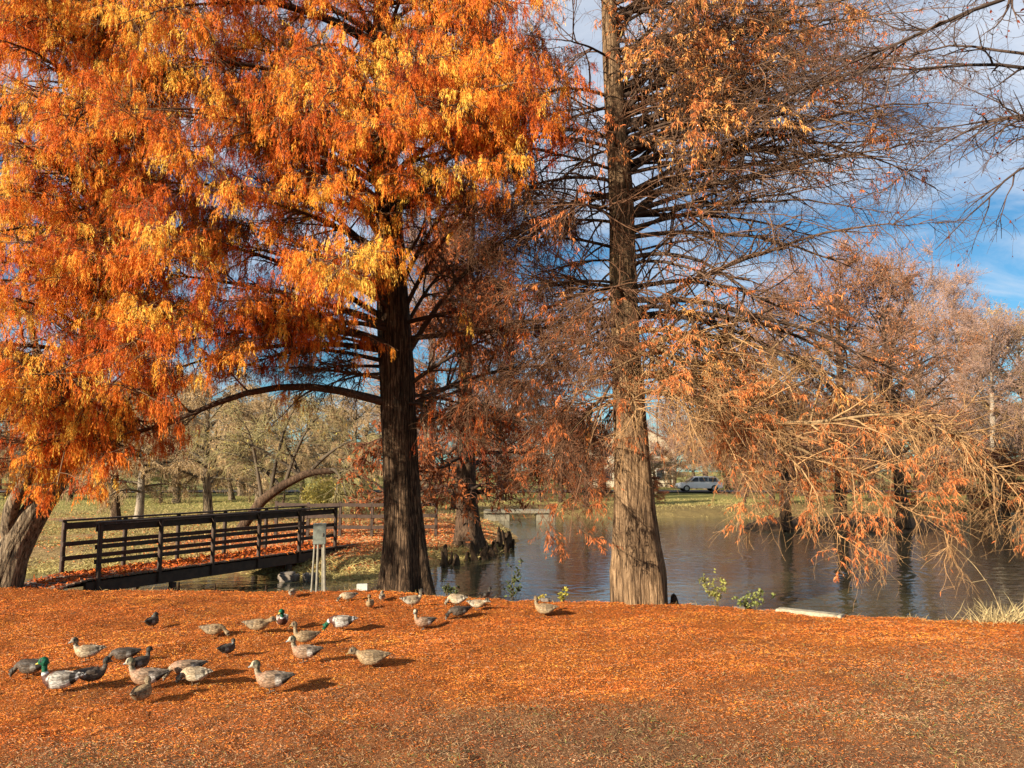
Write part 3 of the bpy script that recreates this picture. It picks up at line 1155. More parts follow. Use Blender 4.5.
for k in range(9):
    px, py = r1.uniform(740, 960), r1.uniform(440, 535)
    L2(float(r1.uniform(300, 390)), px, py, r1.uniform(11.6, 14.0), r1.uniform(.08, .18), r1.uniform(.15, .35), r1.uniform(.42, .55), None, r1.uniform(.9, 1.2))
leaf2 = []
for (az, e, rise, via, leaf, tone, dens) in T2:
    a, r = trunk_at(C2, rad2, az)
    P = limb_path(a, e, rise, n=18, via=via, wig=.13)
    Ln = np.linalg.norm(np.diff(P, axis=0), axis=1).sum()
    slim = .6 if .775 < dens < .795 else 1.0
    thin_it = az >= 5.2 and e[0] > 2.6 and leaf < .4
    geo, LP, TP, SP, lot = limb_geom(P, slim * min(.010 + .0075 * Ln, r * .4), .004, (3.4 if thin_it else 4.9) * dens, 1.8, 6 if thin_it else 9, .62, 1 if thin_it else 2, .06 if thin_it else .14, twr=.0027, t0=.10, flat=.45)
    if e[0] < 1.9:
        cth, ctn = (.06, .036, .022), (.17, .085, .045)  # left boughs: the shade they hang in is put into this darker colour
    elif az < 5.2 and e[2] < 3.6:
        cth, ctn = (.26, .17, .085), (.42, .24, .105)  # low right boughs: sunlight is put into this paler twig colour
    elif az < 5.2:
        cth, ctn = (.10, .062, .038), (.36, .20, .095)
    else:
        cth, ctn = (.06, .038, .026), (.17, .095, .055)
    V, Q, Cc = geom_mesh(geo, cth, ctn)
    link('limb', mesh_data('limb', V - b2, Q, M['twig'], Cc), tr2)
    # leaves cling in bunches to a few twigs
    lat_leaf = rng.random(len(LP)) < leaf * 1.1
    tw = lat_leaf[lot] & (rng.random(len(TP)) < .8)
    if tw.sum():
        v = np.minimum(tone + rng.normal(0, .09, len(LP)), .76)
        leaf2.append(hanging_leaves(TP[tw], 24, None, v[lot][tw], .04, .12, .008, .018, grav=.5))
    stray = rng.random(len(SP)) < (.10 + .10 * leaf if az < 5.2 or leaf > .4 else .035)
    leaf2.append(hanging_leaves(SP[stray], 1, None, np.full(stray.sum(), tone - .06), .04, .09, .010, .022, grav=.3))
V, Q, Cc = join(leaf2)
tanmix = np.array([.95, 1.25, 3.4])
lumi = sstep(.35, .7, Cc[:, :1])
link('crown', mesh_data('crown', V - b2, Q, M['leaf'], Cc * (tanmix * lumi + np.array([.66, 1.15, 1.9]) * (1 - lumi))), root2)

# --- tree outside the right edge whose boughs reach in over the top right corner
b3 = np.array([11.6, 9.2, 0.0])
b3[2] = hz(b3[0], b3[1]) - .1
t3_pts = [(b3, .24), (b3 + [0, 0, 1.5], .22), (b3 + [.05, 0, 4], .2), (b3 + [.1, 0, 7], .16), (b3 + [.1, .1, 10], .1), (b3 + [.1, .1, 12.5], .03)]
root3 = thing('overhanging_tree', 'bare tree at the right whose thin dark boughs reach in across the top right corner', 'tree', b3)
tr3, C3, rad3, _ = trunk_mesh('trunk', t3_pts, M['bark_dark'], root3, seed=31, origin=b3, lobes=4, flare=.4, flare_h=.5)
leaf3 = []
for (az, e, via) in [(6.2, D(700, 158, 11.0), [D(1060, -20, 10.2), D(950, 28, 10.4), (D(850, 76, 10.7)), D(770, 128, 10.9)]),
                     (5.6, D(830, 85, 11.5), [D(1100, 70, 10.0), D(1010, 62, 10.4), D(930, 50, 11)]),
                     (5.0, D(790, 105, 12.2), [D(1100, 80, 10.2), D(1024, 72, 10.6), D(930, 82, 11.4)]),
                     (4.8, D(900, 120, 10.8), [D(1110, 130, 10.0), D(1010, 95, 10.3)]),
                     (4.3, D(880, 200, 11.2), [D(1120, 170, 10.0), D(1020, 105, 10.4), D(960, 140, 10.8)]),
                     (6.8, D(880, -30, 11.4), [D(1060, -60, 10.4)]),
                     (3.9, D(940, 245, 10.6), [D(1130, 190, 9.8), D(1030, 150, 10.2)])]:
    a, r = trunk_at(C3, rad3, b3[2] + az)
    P = limb_path(a, e, .02, n=24, via=via, wig=.12)
    Ln = np.linalg.norm(np.diff(P, axis=0), axis=1).sum()
    geo, LP, TP, SP, lot = limb_geom(P, .062, .005, 3.0, 1.7, 6, .6, 2, .03, twr=.0032, t0=.3, flat=.0, ang=(.4, 1.1))
    V, Q, Cc = geom_mesh(geo, (.055, .036, .026), (.10, .062, .045))
    link('limb', mesh_data('limb', V - b3, Q, M['twig'], Cc), tr3)
    s_ = rng.random(len(SP)) < .22
    leaf3.append(hanging_leaves(SP[s_], 1, None, np.full(s_.sum(), .12), .03, .07, .02, .04, grav=.3))
V, Q, Cc = join(leaf3)
link('crown', mesh_data('crown', V - b3, Q, M['leaf'], Cc * .7), root3)


# ------------------------------------------------------------------ trees farther off: six kinds, copied
def far_proto(kind, seed):
    global rng
    keep = rng
    rng = np.random.default_rng(seed)
    cfg = dict(
        rust=dict(H=12, r=.36, nl=34, prof=lambda t: 4.6 * (1.1 - t) ** .8, el=(-.05, .35), grav=.06, lat=13, tw=13, thin=(.19, .085, .05), thick=(.06, .036, .024), fl=16000, fc=((.28, .07, .02), (.42, .13, .035)), t0=.12, fs=.13, leafp=.9),
        fuzzy=dict(H=12, r=.3, nl=30, prof=lambda t: 5.0 * np.sqrt(np.clip(1.02 - (t - .4) ** 2 * 2.4, .05, 1)), el=(.3, .9), grav=-.02, lat=13, tw=12, thin=(.36, .20, .125), thick=(.09, .06, .045), fl=11000, fc=((.34, .12, .045), (.42, .18, .07)), t0=.2, fs=.10, leafp=1),
        tan=dict(H=10, r=.28, nl=26, prof=lambda t: 4.6 * np.sqrt(np.clip(1.0 - (t - .45) ** 2 * 2.2, .05, 1)), el=(.2, .8), grav=.05, lat=14, tw=15, thin=(.42, .29, .16), thick=(.16, .12, .08), fl=9000, fc=((.42, .23, .09), (.46, .31, .12)), t0=.2, fs=.11, leafp=1),
        weep=dict(H=8, r=.26, nl=24, prof=lambda t: 4.2 * np.sqrt(np.clip(1.0 - (t - .5) ** 2 * 2.2, .05, 1)), el=(.2, .8), grav=.2, lat=14, tw=16, thin=(.45, .31, .17), thick=(.13, .10, .065), fl=8000, fc=((.40, .26, .11), (.46, .31, .14)), t0=.25, fs=.10, leafp=1),
        pinky=dict(H=13, r=.3, nl=30, prof=lambda t: 4.6 * np.sqrt(np.clip(1.0 - (t - .45) ** 2 * 2.2, .05, 1)), el=(.4, 1.0), grav=0, lat=14, tw=15, thin=(.40, .25, .19), thick=(.14, .1, .08), fl=6000, fc=((.42, .21, .11), (.46, .28, .15)), t0=.2, fs=.09, leafp=1),
        olive=dict(H=9, r=.26, nl=28, prof=lambda t: 4.0 * np.sqrt(np.clip(1.0 - (t - .5) ** 2 * 2.4, .05, 1)), el=(.1, .7), grav=.05, lat=10, tw=8, thin=(.12, .10, .05), thick=(.08, .06, .04), fl=9000, fc=((.10, .11, .03), (.20, .19, .05)), t0=.15, fs=.13, leafp=1),
    )[kind]
    H = cfg['H']
    ts = np.linspace(0, 1, 9)
    tp_ = [(np.array([.25 * math.sin(t * 3 + seed), .2 * math.cos(t * 2.5 + seed), t * H]), cfg['r'] * (1 - t) ** .8 + .02) for t in ts]
    off = tp_[0][0].copy(); off[2] = 0
    tp_ = [(p - off, r) for p, r in tp_]
    holder = thing('tmp', 'tmp', 'tmp')
    to, C, rad, s = trunk_mesh('trunk', tp_, M['bark_dark'] if kind in ('rust', 'olive', 'fuzzy') else M['bark_left'], holder, seed=seed, K=20, lobes=5, flare=.6 if kind == 'rust' else .35, flare_h=.5)
    tmesh = to.data
    bpy.data.objects.remove(to)
    bpy.data.objects.remove(holder)
    nl = cfg['nl']
    t = cfg['t0'] + (1 - cfg['t0']) * (np.arange(nl) + rng.random(nl)) / nl
    az = np.arange(nl) * 2.4 + rng.random(nl)
    i = np.clip((t * (len(C) - 1)).astype(int), 0, len(C) - 1)
    st_ = C[i]
    el = cfg['el'][0] + (cfg['el'][1] - cfg['el'][0]) * t + rng.normal(0, .12, nl)
    d = np.stack([np.cos(az) * np.cos(el), np.sin(az) * np.cos(el), np.sin(el)], -1)
    ln = cfg['prof'](t) * rng.uniform(.75, 1.15, nl)
    A, AR = grow(st_, d, ln, np.minimum(.02 + .018 * ln, rad[i] * .6), np.full(nl, .012), 9, cfg['grav'] * .4, .1)
    pieces = [(A, AR, 5)]
    n2 = nl * cfg['lat']
    par = rng.integers(0, nl, n2)
    tt = .2 + .8 * rng.random(n2)
    p, tan, r = sample(A, AR, par, tt)
    a = rng.uniform(.4, 1.0, n2)[:, None]
    d = tan * np.cos(a) + side(tan, .3) * np.sin(a)
    B, BR = grow(p, d, ln[par] * .45 * (1.2 - .8 * tt) * rng.uniform(.5, 1.2, n2), np.minimum(r * .6, .03), np.full(n2, .009), 6, cfg['grav'], .16)
    pieces.append((B, BR, 3))
    n3 = n2 * cfg['tw']
    par = rng.integers(0, n2, n3)
    tt = .15 + .85 * rng.random(n3)
    p, tan, r = sample(B, BR, par, tt)
    a = rng.uniform(.35, 1.0, n3)[:, None]
    d = tan * np.cos(a) + side(tan, .1) * np.sin(a)
    T, TR = grow(p, d, rng.uniform(.35, 1.0, n3) * (H / 12), np.minimum(r * .7, .011), np.full(n3, .0055), 5, cfg['grav'] * 1.4, .2)
    pieces.append((T, TR, 3))
    V, Q, Cc = geom_mesh(pieces, cfg['thick'], cfg['thin'])
    bm = mesh_data('branch_work', V, Q, M['twig'], Cc)
    nf = cfg['fl']
    # leaves stand in bunches
    lat_w = rng.random(n3) ** 2
    par = rng.choice(n3, nf, p=lat_w / lat_w.sum())
    p, tan, r = sample(T, TR, par, rng.random(nf))
    fs = cfg['fs']
    V, Q, k = strips(p + rng.normal(0, .05, (nf, 3)), rng.normal(size=(nf, 3)) + np.array([0, 0, -.6]), rng.uniform(.6, 1.8, nf) * fs, rng.uniform(.3, .7, nf) * fs, 3, .3, .2)
    f = rng.random((nf, 1))
    Cf = (np.array(cfg['fc'][0]) * (1 - f) + np.array(cfg['fc'][1]) * f) * rng.uniform(.6, 1.2, (nf, 1))
    lm = mesh_data('foliage', V, Q, M['fleck'], np.repeat(Cf, k, 0))
    rng = keep
    return tmesh, bm, lm, H


PROTO = {}
for kd, sd_ in [('rust', 41), ('rust', 42), ('fuzzy', 43), ('fuzzy', 44), ('tan', 45), ('tan', 46), ('weep', 47), ('weep', 48), ('pinky', 49), ('pinky', 50), ('olive', 51)]:
    PROTO.setdefault(kd, []).append(far_proto(kd, sd_))
_cnt = {}


def far_tree(name, label, kind, px, y, top_py, group=None, lean=0, rz=None, trunk_mat=None, sx=1.0):
    k = _cnt.get(kind, 0)
    _cnt[kind] = k + 1
    tm, bmh, lm, H = PROTO[kind][k % len(PROTO[kind])]
    x = (px - 512) / F * y * 1.0
    z = hz(x, y) - .06
    top = D(px, top_py, y)[2]
    s = (top - z) / H
    root = thing(name, label, 'tree', (x, y, z), rz if rz is not None else k * 2.1 + px * .013, group, 1.0)
    root.scale = (s * sx, s * sx, s)
    if lean:
        root.rotation_euler[1] = 0
        root.rotation_euler = (0, lean, root.rotation_euler[2]) if abs(lean) < 10 else root.rotation_euler
    t = link('trunk', tm, root)
    if trunk_mat:
        t.data = tm.copy()
        t.data.materials.clear()
        t.data.materials.append(M[trunk_mat])
    c = link('crown', lm, root)
    link('branch_work', bmh, c)
    return root


# the cypress on the point and those on the islet
far_tree('rusty_cypress', 'dark rust brown cypress standing on the point behind the knees', 'rust', 470, 27.5, 195, sx=1.0)
far_tree('islet_cypress', 'dark cypress on the islet, leftmost of its three trunks', 'fuzzy', 782, 37.2, 318, 'cypresses on the islet', sx=1.0)
far_tree('islet_cypress', 'dark cypress on the islet with the middle trunk', 'fuzzy', 836, 37.6, 282, 'cypresses on the islet', sx=.95)
far_tree('islet_cypress', 'dark thick cypress on the islet, rightmost of its three trunks', 'fuzzy', 898, 36.8, 298, 'cypresses on the islet', sx=1.0)
# left bank
far_tree('park_tree', 'dark trunked bare tree behind the footbridge, left one of a close pair', 'weep', 121, 36, 395, 'olive tan trees beyond the creek', trunk_mat='bark_dark')
far_tree('park_tree', 'pale trunked bare tree behind the footbridge, right one of a close pair', 'weep', 143, 35, 400, 'olive tan trees beyond the creek', trunk_mat='bark_pale')
far_tree('park_tree', 'slim grey bare tree rising behind the middle of the footbridge', 'weep', 213, 35.5, 385, 'olive tan trees beyond the creek')
for px, y, top, kd, lb in [
    (-30, 58, 395, 'tan', 'tan tree at the far left edge beyond the dry lawn'),
    (62, 62, 400, 'weep', 'small olive tree on the dry lawn left of the footbridge'),
    (100, 66, 392, 'tan', 'tan tree far behind the leaning tree and the footbridge'),
    (180, 55, 388, 'tan', 'straw coloured tree behind the paired trunks'),
    (262, 50, 402, 'weep', 'olive weeping tree behind the arching leaning trunk'),
    (305, 60, 420, 'weep', 'low olive tree behind the far end of the footbridge'),
    (352, 52, 405, 'weep', 'olive yellow tree just left of the big orange cypress trunk'),
]:
    far_tree('park_tree', lb, kd, px, y, top, 'olive tan trees beyond the creek')
for px, y, top, kd, lb in [
    (425, 54, 255, 'pinky', 'pinkish brown bare tree just right of the big orange cypress trunk'),
    (500, 60, 345, 'pinky', 'tall pinkish bare tree behind the rusty cypress on the point'),
    (560, 56, 415, 'fuzzy', 'brown bare tree over the small concrete footbridge'),
    (585, 50, 415, 'rust', 'low rusty tree leaning to the far shore left of the tan trunk'),
    (668, 98, 395, 'pinky', 'pinkish bare tree beside the cream house'),
    (705, 92, 372, 'pinky', 'bare tree behind the silver car'),
    (742, 66, 372, 'fuzzy', 'brown bare tree left behind the islet'),
    (800, 70, 400, 'fuzzy', 'reddish brown tree behind the islet, just left of its middle trunk'),
    (868, 64, 392, 'fuzzy', 'reddish brown tree behind the islet, between its middle and right trunks'),
    (925, 68, 288, 'pinky', 'reddish brown tree sloping down towards the open sky at right'),
    (968, 62, 310, 'pinky', 'tan tree on the far right shore, left of the pale trunks'),
]:
    far_tree('shore_tree', lb, kd, px, y, top, 'bare trees along the far shore')
far_tree('pale_trunked_tree', 'brown tree with a pale trunk on the far right lawn, left of two', 'pinky', 992, 54, 335, 'pale trunked trees at the right', trunk_mat='bark_pale')
far_tree('pale_trunked_tree', 'tan tree with a pale trunk at the right edge of the photo', 'tan', 1026, 58, 340, 'pale trunked trees at the right', trunk_mat='bark_pale')
for px, y, top, kd, lb in [
    (1090, 66, 340, 'tan', 'tan tree just beyond the right edge'),
    (30, 105, 440, 'olive', 'dark olive tree far off at the end of the left lawn'),
    (-60, 110, 440, 'olive', 'dark olive tree far off at the left edge'),
    (150, 112, 440, 'olive', 'dark olive tree far behind the paired trunks'),
    (240, 108, 438, 'olive', 'dark olive tree far behind the footbridge rail'),
    (330, 112, 440, 'olive', 'dark olive tree far behind the yellow bush'),
    (420, 106, 432, 'olive', 'dark olive tree far behind the point'),
    (505, 112, 425, 'olive', 'olive tree far behind the small concrete footbridge'),
    (725, 118, 420, 'olive', 'olive tree far behind the silver car'),
    (790, 112, 410, 'olive', 'olive tree far behind the islet'),
    (860, 116, 405, 'olive', 'olive tree far behind the thick islet trunk'),
    (940, 112, 410, 'olive', 'olive tree far off on the right lawn'),
    (1030, 116, 420, 'olive', 'olive tree far off at the right edge'),
]:
    far_tree('distant_tree', lb, kd, px, y, top, 'far line of trees', sx=1.5)

rr_ = np.random.default_rng(99)
for px in range(-110, 420, 36):
    far_tree('far_tree', 'straw coloured bare tree in the dense row beyond the left lawn', 'weep' if (px // 36) % 2 else 'tan', px + rr_.uniform(-9, 9), rr_.uniform(68, 92), rr_.uniform(402, 428), 'dense row beyond the left lawn', sx=1.5)
for px in range(412, 735, 28):
    far_tree('far_tree', 'pinkish brown bare tree in the dense row beyond the middle of the far shore', 'fuzzy' if (px // 28) % 2 else 'pinky', px + rr_.uniform(-9, 9), rr_.uniform(66, 90) if px < 655 else rr_.uniform(88, 98), rr_.uniform(412, 440), 'dense row beyond the middle shore', sx=1.3)
for px in range(735, 1120, 34):
    far_tree('far_tree', 'brownish tan tree in the dense row beyond the right shore', 'tan' if (px // 34) % 2 else 'fuzzy', px + rr_.uniform(-9, 9), rr_.uniform(86, 104), rr_.uniform(402, 434), 'dense row beyond the right shore', sx=1.5)
for px in (-40, 20, 75, 98, 165, 235, 285, 345, 372, 425, 455, 540, 590, 655, 760, 812, 880, 935, 975, 1040):
    y_ = rr_.uniform(46, 72) if px < 620 else rr_.uniform(70, 75)
    far_tree('understory_shrub', 'low dull shrub among the trees beyond the water', ('olive', 'weep', 'rust')[px % 3], px, y_, 468 - rr_.uniform(-14, 12), 'shrubs beyond the water', sx=2.0)

for px in (652, 742, 770, 806, 850, 900, 938, 966, 1000, 1030):
    far_tree('shore_shrub', 'low brown shrub in the scrubby row on the far right bank', 'fuzzy' if px % 4 else 'rust', px, rr_.uniform(50, 58), 468 + rr_.uniform(-26, 12), 'scrub on the far right bank', sx=1.8)

# arching leaning tree behind the footbridge: a trunk that leans right along the ground
lb_ = G(243, 520)
lb_[1] = 31.0
lb_ = np.array([(243 - 512) / F * 31, 31.0, 0])
lb_[2] = hz(lb_[0], lb_[1]) - .05
rl = thing('arching_tree', 'low arching tree whose thick dark trunk leans right behind the footbridge rail', 'tree', lb_)
lp = [(lb_, .20), (D(262, 500, 31), .2), (D(285, 484, 31), .18), (D(310, 472, 31), .15), (D(340, 470, 31), .11), (D(372, 480, 30.6), .06), (D(395, 500, 30), .02)]
Pq = np.array([p for p, _ in lp]); Rq = np.array([r for _, r in lp])
q = np.linspace(0, len(lp) - 1, 40)
PP = np.stack([np.interp(q, np.arange(len(lp)), Pq[:, k]) for k in range(3)], -1)
for _ in range(3):
    PP[1:-1] = (PP[:-2] + 2 * PP[1:-1] + PP[2:]) / 4
V, Q = tubes(PP[None], np.interp(q, np.arange(len(lp)), Rq)[None], 14)
trl = link('trunk', mesh_data('trunk', V - lb_, Q, M['bark_dark']), rl)
lv = []
for a_px, a_py, e in [(262, 500, D(235, 420, 30)), (270, 494, D(300, 405, 31)), (285, 484, D(330, 415, 30)), (300, 476, D(260, 430, 32)), (310, 472, D(375, 440, 30)), (330, 470, D(350, 520, 29)), (300, 476, D(200, 440, 30)), (280, 486, D(215, 455, 32)), (345, 471, D(330, 520, 29.5))]:
    P = limb_path(D(a_px, a_py, 31), e, .08, wig=.06)
    geo, LP, TP, SP, lot = limb_geom(P, .07, .012, 4.5, 1.7, 7, .8, 1, .14, twr=.007, t0=.12, flat=.3)
    V, Q, Cc = geom_mesh(geo, (.10, .075, .05), (.36, .30, .13))
    link('limb', mesh_data('limb', V - lb_, Q, M['twig'], Cc), trl)
    lv.append(hanging_leaves(SP[::3], 1, None, np.full(len(SP[::3]), .85), .06, .14, .03, .06, grav=.3))
V, Q, Cc = join(lv)
link('crown', mesh_data('crown', V - lb_, Q, M['fleck'], Cc * np.array([.5, .75, 1.2])), rl)


# ------------------------------------------------------------------ boxes
def box_vq(size, loc=(0, 0, 0), R=None, bev=.0):
    """bevelled box as arrays; R: 3x3 whose columns are the axes"""
    import bmesh
    bm = bmesh.new()
    bmesh.ops.create_cube(bm, size=1)
    bmesh.ops.scale(bm, vec=size, verts=bm.verts)
    if bev:
        bmesh.ops.bevel(bm, geom=bm.edges[:], offset=bev, segments=2, affect='EDGES')
    V = np.array([v.co[:] for v in bm.verts])
    Fc = [[v.index for v in f.verts] for f in bm.faces]
    bm.free()
    if R is not None:
        V = V @ np.array(R).T
    return V + np.array(loc), Fc


def poly_join(parts):
    V, Fc, o = [], [], 0
    for v, f in parts:
        V.append(v)
        Fc += [[i + o for i in q] for q in f]
        o += len(v)
    return np.concatenate(V), Fc


def box(name, size, loc, mat, parent, R=None, bev=.006):
    V, Fc = box_vq(size, loc, R, bev)
    return link(name, mesh_data(name, V, Fc, mat, smooth=False), parent)


def beam(name, p0, p1, wd, ht, mat, parent, bev=.006):
    p0, p1 = np.array(p0, float), np.array(p1, float)
    d = p1 - p0
    Ln = np.linalg.norm(d)
    x = d / Ln
    y = np.cross([0, 0, 1], x)
    if np.linalg.norm(y) < 1e-4:
        y = np.array([0, 1., 0])
    y = y / np.linalg.norm(y)
    z = np.cross(x, y)
    return box(name, (Ln, wd, ht), (p0 + p1) / 2, mat, parent, np.stack([x, y, z], 1), bev)


def rod(name, p0, p1, r, mat, parent, K=10, r1=None):
    P = np.array([[p0, (np.array(p0) + p1) / 2, p1]], float)
    R = np.array([[r, (r + (r1 or r)) / 2, r1 or r]])
    V, Q = tubes(P, R, K)
    n = len(V)
    Fc = [list(q) for q in Q] + [list(range(K))[::-1], list(range(n - K, n))]
    return link(name, mesh_data(name, V, Fc, mat, smooth=False), parent)


# ------------------------------------------------------------------ footbridge
DZ = .13
n0, n1 = G(98, 577, DZ), G(335, 546, DZ)
bd = (n1 - n0) / np.linalg.norm(n1 - n0)
BL = np.linalg.norm(n1 - n0)
BW = 1.35
ang = math.atan2(bd[1], bd[0])
br = thing('footbridge', 'dark wooden footbridge with railings crossing the creek at left', 'bridge', n0, ang)
# local frame: +X along the bridge (away), +Y to its left
for k, yy in enumerate((.07, BW - .07)):
    beam('stringer', (-.25, yy, -.22), (BL + .7, yy, -.22), .10, .26, M['wood'], br)
parts = []
x = -.9
while x < BL + .9:
    zz = -.03 if x > -.2 else -.03 + (x + .2) * .16
    parts.append(box_vq((.138, BW + .06 + random.uniform(-.02, .02), .04), (x, BW / 2, zz + random.uniform(-.003, .003)), None, .005))
    x += .146
V, Fc = poly_join(parts)
link('deck', mesh_data('deck', V, Fc, M['deck'], smooth=False), br)
# leaf covered ramp down to the bank
RV = np.array([(-2.3, -.75, -.235), (-.75, -.02, -.13), (-.75, BW + .02, -.13), (-2.3, BW + .6, -.235), (-2.3, -.75, -.5), (-.75, -.02, -.4), (-.75, BW + .02, -.4), (-2.3, BW + .6, -.5)])
RF = [(3, 2, 1, 0), (4, 5, 6, 7), (0, 1, 5, 4), (1, 2, 6, 5), (2, 3, 7, 6), (3, 0, 4, 7)]
link('ramp', mesh_data('ramp', RV, RF, M['deck'], smooth=False), br)
nL = 6000
xx = rng.uniform(-2.3, BL + .8, nL)
wz_ = np.where(xx < -.75, BW * .5 + .05 + np.interp(xx, [-2.3, -.75], [.68, .0]), BW * .5)
yy = BW / 2 + rng.uniform(-1, 1, nL) * wz_
zz = np.where(xx < -.75, np.interp(xx, [-2.3, -.75], [-.232, -.125]), np.where(xx < -.2, -.01 + (xx + .2) * .16 + .005, -.003))
a = rng.random(nL) * 6.283
V, Q, k = strips(np.stack([xx, yy, zz], -1), np.stack([np.cos(a), np.sin(a), rng.normal(.25, .3, nL)], -1), rng.uniform(.06, .15, nL), rng.uniform(.02, .045, nL), 3, .2, .3)
Cc = pal(np.clip(rng.normal(.42, .15, nL), 0, 1)) * np.array([.75, .8, 1.2])
lc = link('leaf_cover', mesh_data('leaf_cover', V, Q, M['litter'], np.repeat(Cc, k, 0)), br)
lc['kind'] = 'stuff'
PH = 1.15
us = [0, .2, .4, .6, .8, 1.0]
for yy, so_ in ((.0, -1), (BW, 1)):
    for u in us:
        V, Fc = box_vq((.085, .085, PH + .3), (u * BL, yy, PH / 2 - .15), None, .01)
        link('post', mesh_data('post', V, Fc, M['wood'], smooth=False), br)
    s_in = -so_ * .075
    for zc, hh in ((PH - .10, .15), (PH * .56, .10), (PH * .28, .10)):
        beam('rail', (-.06, yy + s_in, zc), (BL + .06, yy + s_in, zc), .04, hh, M['wood'], br)
    beam('cap_rail', (-.09, yy, PH + .023), (BL + .09, yy, PH + .023), .15, .04, M['wood'], br)
for yy in (0.0, BW):
    for u in (.25, .75):
        rod('pile', (u * BL, yy, -1.4), (u * BL, yy, -.36), .09, M['wood'], br)
# concrete abutment under the far end
ab = thing('bridge_abutment', 'grey concrete block under the far end of the wooden footbridge', 'abutment', n0, ang)
box('block', (.8, 1.9, .9), (BL - .2, BW / 2, -.81), M['concrete'], ab, None, .03)

# fence beyond
fz = thing('rail_fence', 'dark wooden rail fence running right from the far end of the footbridge', 'fence', (0, 0, 0))
fp = [D(px, 526, 28.5) for px in (276, 308, 340, 372, 404, 436)]
for p in fp:
    p[2] = hz(p[0], p[1])
fz.location = fp[0]
o_ = fp[0].copy()
for p in fp:
    box('post', (.11, .11, 1.35), p - o_ + [0, 0, .6], M['wood'], fz, None, .01)
for hgt in (1.16, .75, .35):
    for a_, b_ in zip(fp[:-1], fp[1:]):
        beam('rail', a_ - o_ + [0, -.075, hgt], b_ - o_ + [-.006, -.075, hgt], .035, .13, M['wood'], fz)

# ------------------------------------------------------------------ meter box on legs
ub = G(318, 592)
ub[2] = hz(ub[0], ub[1])
mb = thing('utility_box', 'weathered grey metal box on thin splayed pole legs beside the footbridge', 'utility box', ub, .25)
sc_ = ub[1] / F
bw, bh, lt = 12.5 * sc_, 19 * sc_, 46 * sc_
box('cabinet', (bw, bw * .8, bh), (0, 0, lt + bh / 2), M['galv'], mb, None, .012)
box('lid', (bw * 1.03, bw * .84, .02), (0, 0, lt + bh + .012), M['galv'], mb, None, .006)
box('latch', (.03, .018, .07), (bw * .22, -bw * .4 - .008, lt + bh * .5), M['pole'], mb, None, .004)
for sx_, sy_, rr in ((-1, -1, .02), (-.25, -1, .024), (1, -1, .03), (.7, 1, .022)):
    rod('leg', (sx_ * bw * .52, sy_ * bw * .45, -.1), (sx_ * bw * .36, sy_ * bw * .28, lt), rr, M['pole'], mb)

# white block by the cypress foot
wbp = G(362, 591)
o = thing('concrete_block', 'small white block lying on the leaves left of the big cypress foot', 'block', (wbp[0], wbp[1], hz(wbp[0], wbp[1])), .2)
box('block', (.22, .14, .13), (0, 0, .06), M['white'], o, None, .01)

# edging slab and stones on the right bank
s0, s1 = G(782, 610, .03), G(838, 616, .03)
sd2 = s1 - s0
sl = thing('stone_slab', 'long pale stone slab set along the edge of the right bank', 'slab', (s0 + s1) / 2 - [0, 0, .03], math.atan2(sd2[1], sd2[0]))


def rough_block(name, size, mat, parent, loc=(0, 0, 0), amp=.12, seed=1, sub=3):
    import bmesh
    bm = bmesh.new()
    bmesh.ops.create_cube(bm, size=1)
    bmesh.ops.bevel(bm, geom=bm.edges[:], offset=.06 if name == 'slab_body' else .16, segments=2, affect='EDGES')
    bmesh.ops.subdivide_edges(bm, edges=bm.edges[:], cuts=sub, use_grid_fill=True)
    r = np.random.default_rng(seed)
    V = np.array([v.co[:] for v in bm.verts])
    Fc = [[v.index for v in f.verts] for f in bm.faces]
    bm.free()
    o1, o2, o3 = r.random(3) * 50
    n = fbm(V[:, 0] * 3 + o1 + V[:, 2] * 2, V[:, 1] * 3 + o2 + V[:, 2], 3) - .5
    V = V * (1 + amp * 2 * n[:, None])
    V = V * np.array(size) + np.array(loc)
    if parent is None:
        return V, Fc
    return link(name, mesh_data(name, V, Fc, mat), parent)


rough_block('slab_body', (np.linalg.norm(sd2) * 1.15, .30, .10), M['slab'], sl, (0, 0, .012), .035, 4)
for px, py, sz, lb, sd3 in [(742, 607, (.34, .22, .16), 'dark brown stone between the green shrubs and the pale slab', 5), (288, 581, (.5, .35, .3), 'pale rough rock at the waterline under the footbridge, left of two', 8), (311, 581, (.4, .35, .3), 'rough rock at the waterline just behind the grey utility box', 9), (765, 609, (.3, .2, .09), 'small flat stone touching the left end of the pale slab', 6),
                            (545, 601, (.2, .16, .1), 'small dark stone on the water edge left of the tan trunk', 7)]:
    p = G(px, py, WZ if px < 400 else 0)
    V, Fc = rough_block('x', sz, None, None, (0, 0, sz[2] * .25), .36 if px < 400 else .24, sd3)
    o = link('stone', mesh_data('stone', V, Fc, M['stone']))
    o.location = (p[0], p[1], max(hz(p[0], p[1]), WZ))
    tag(o, lb, 'stone')


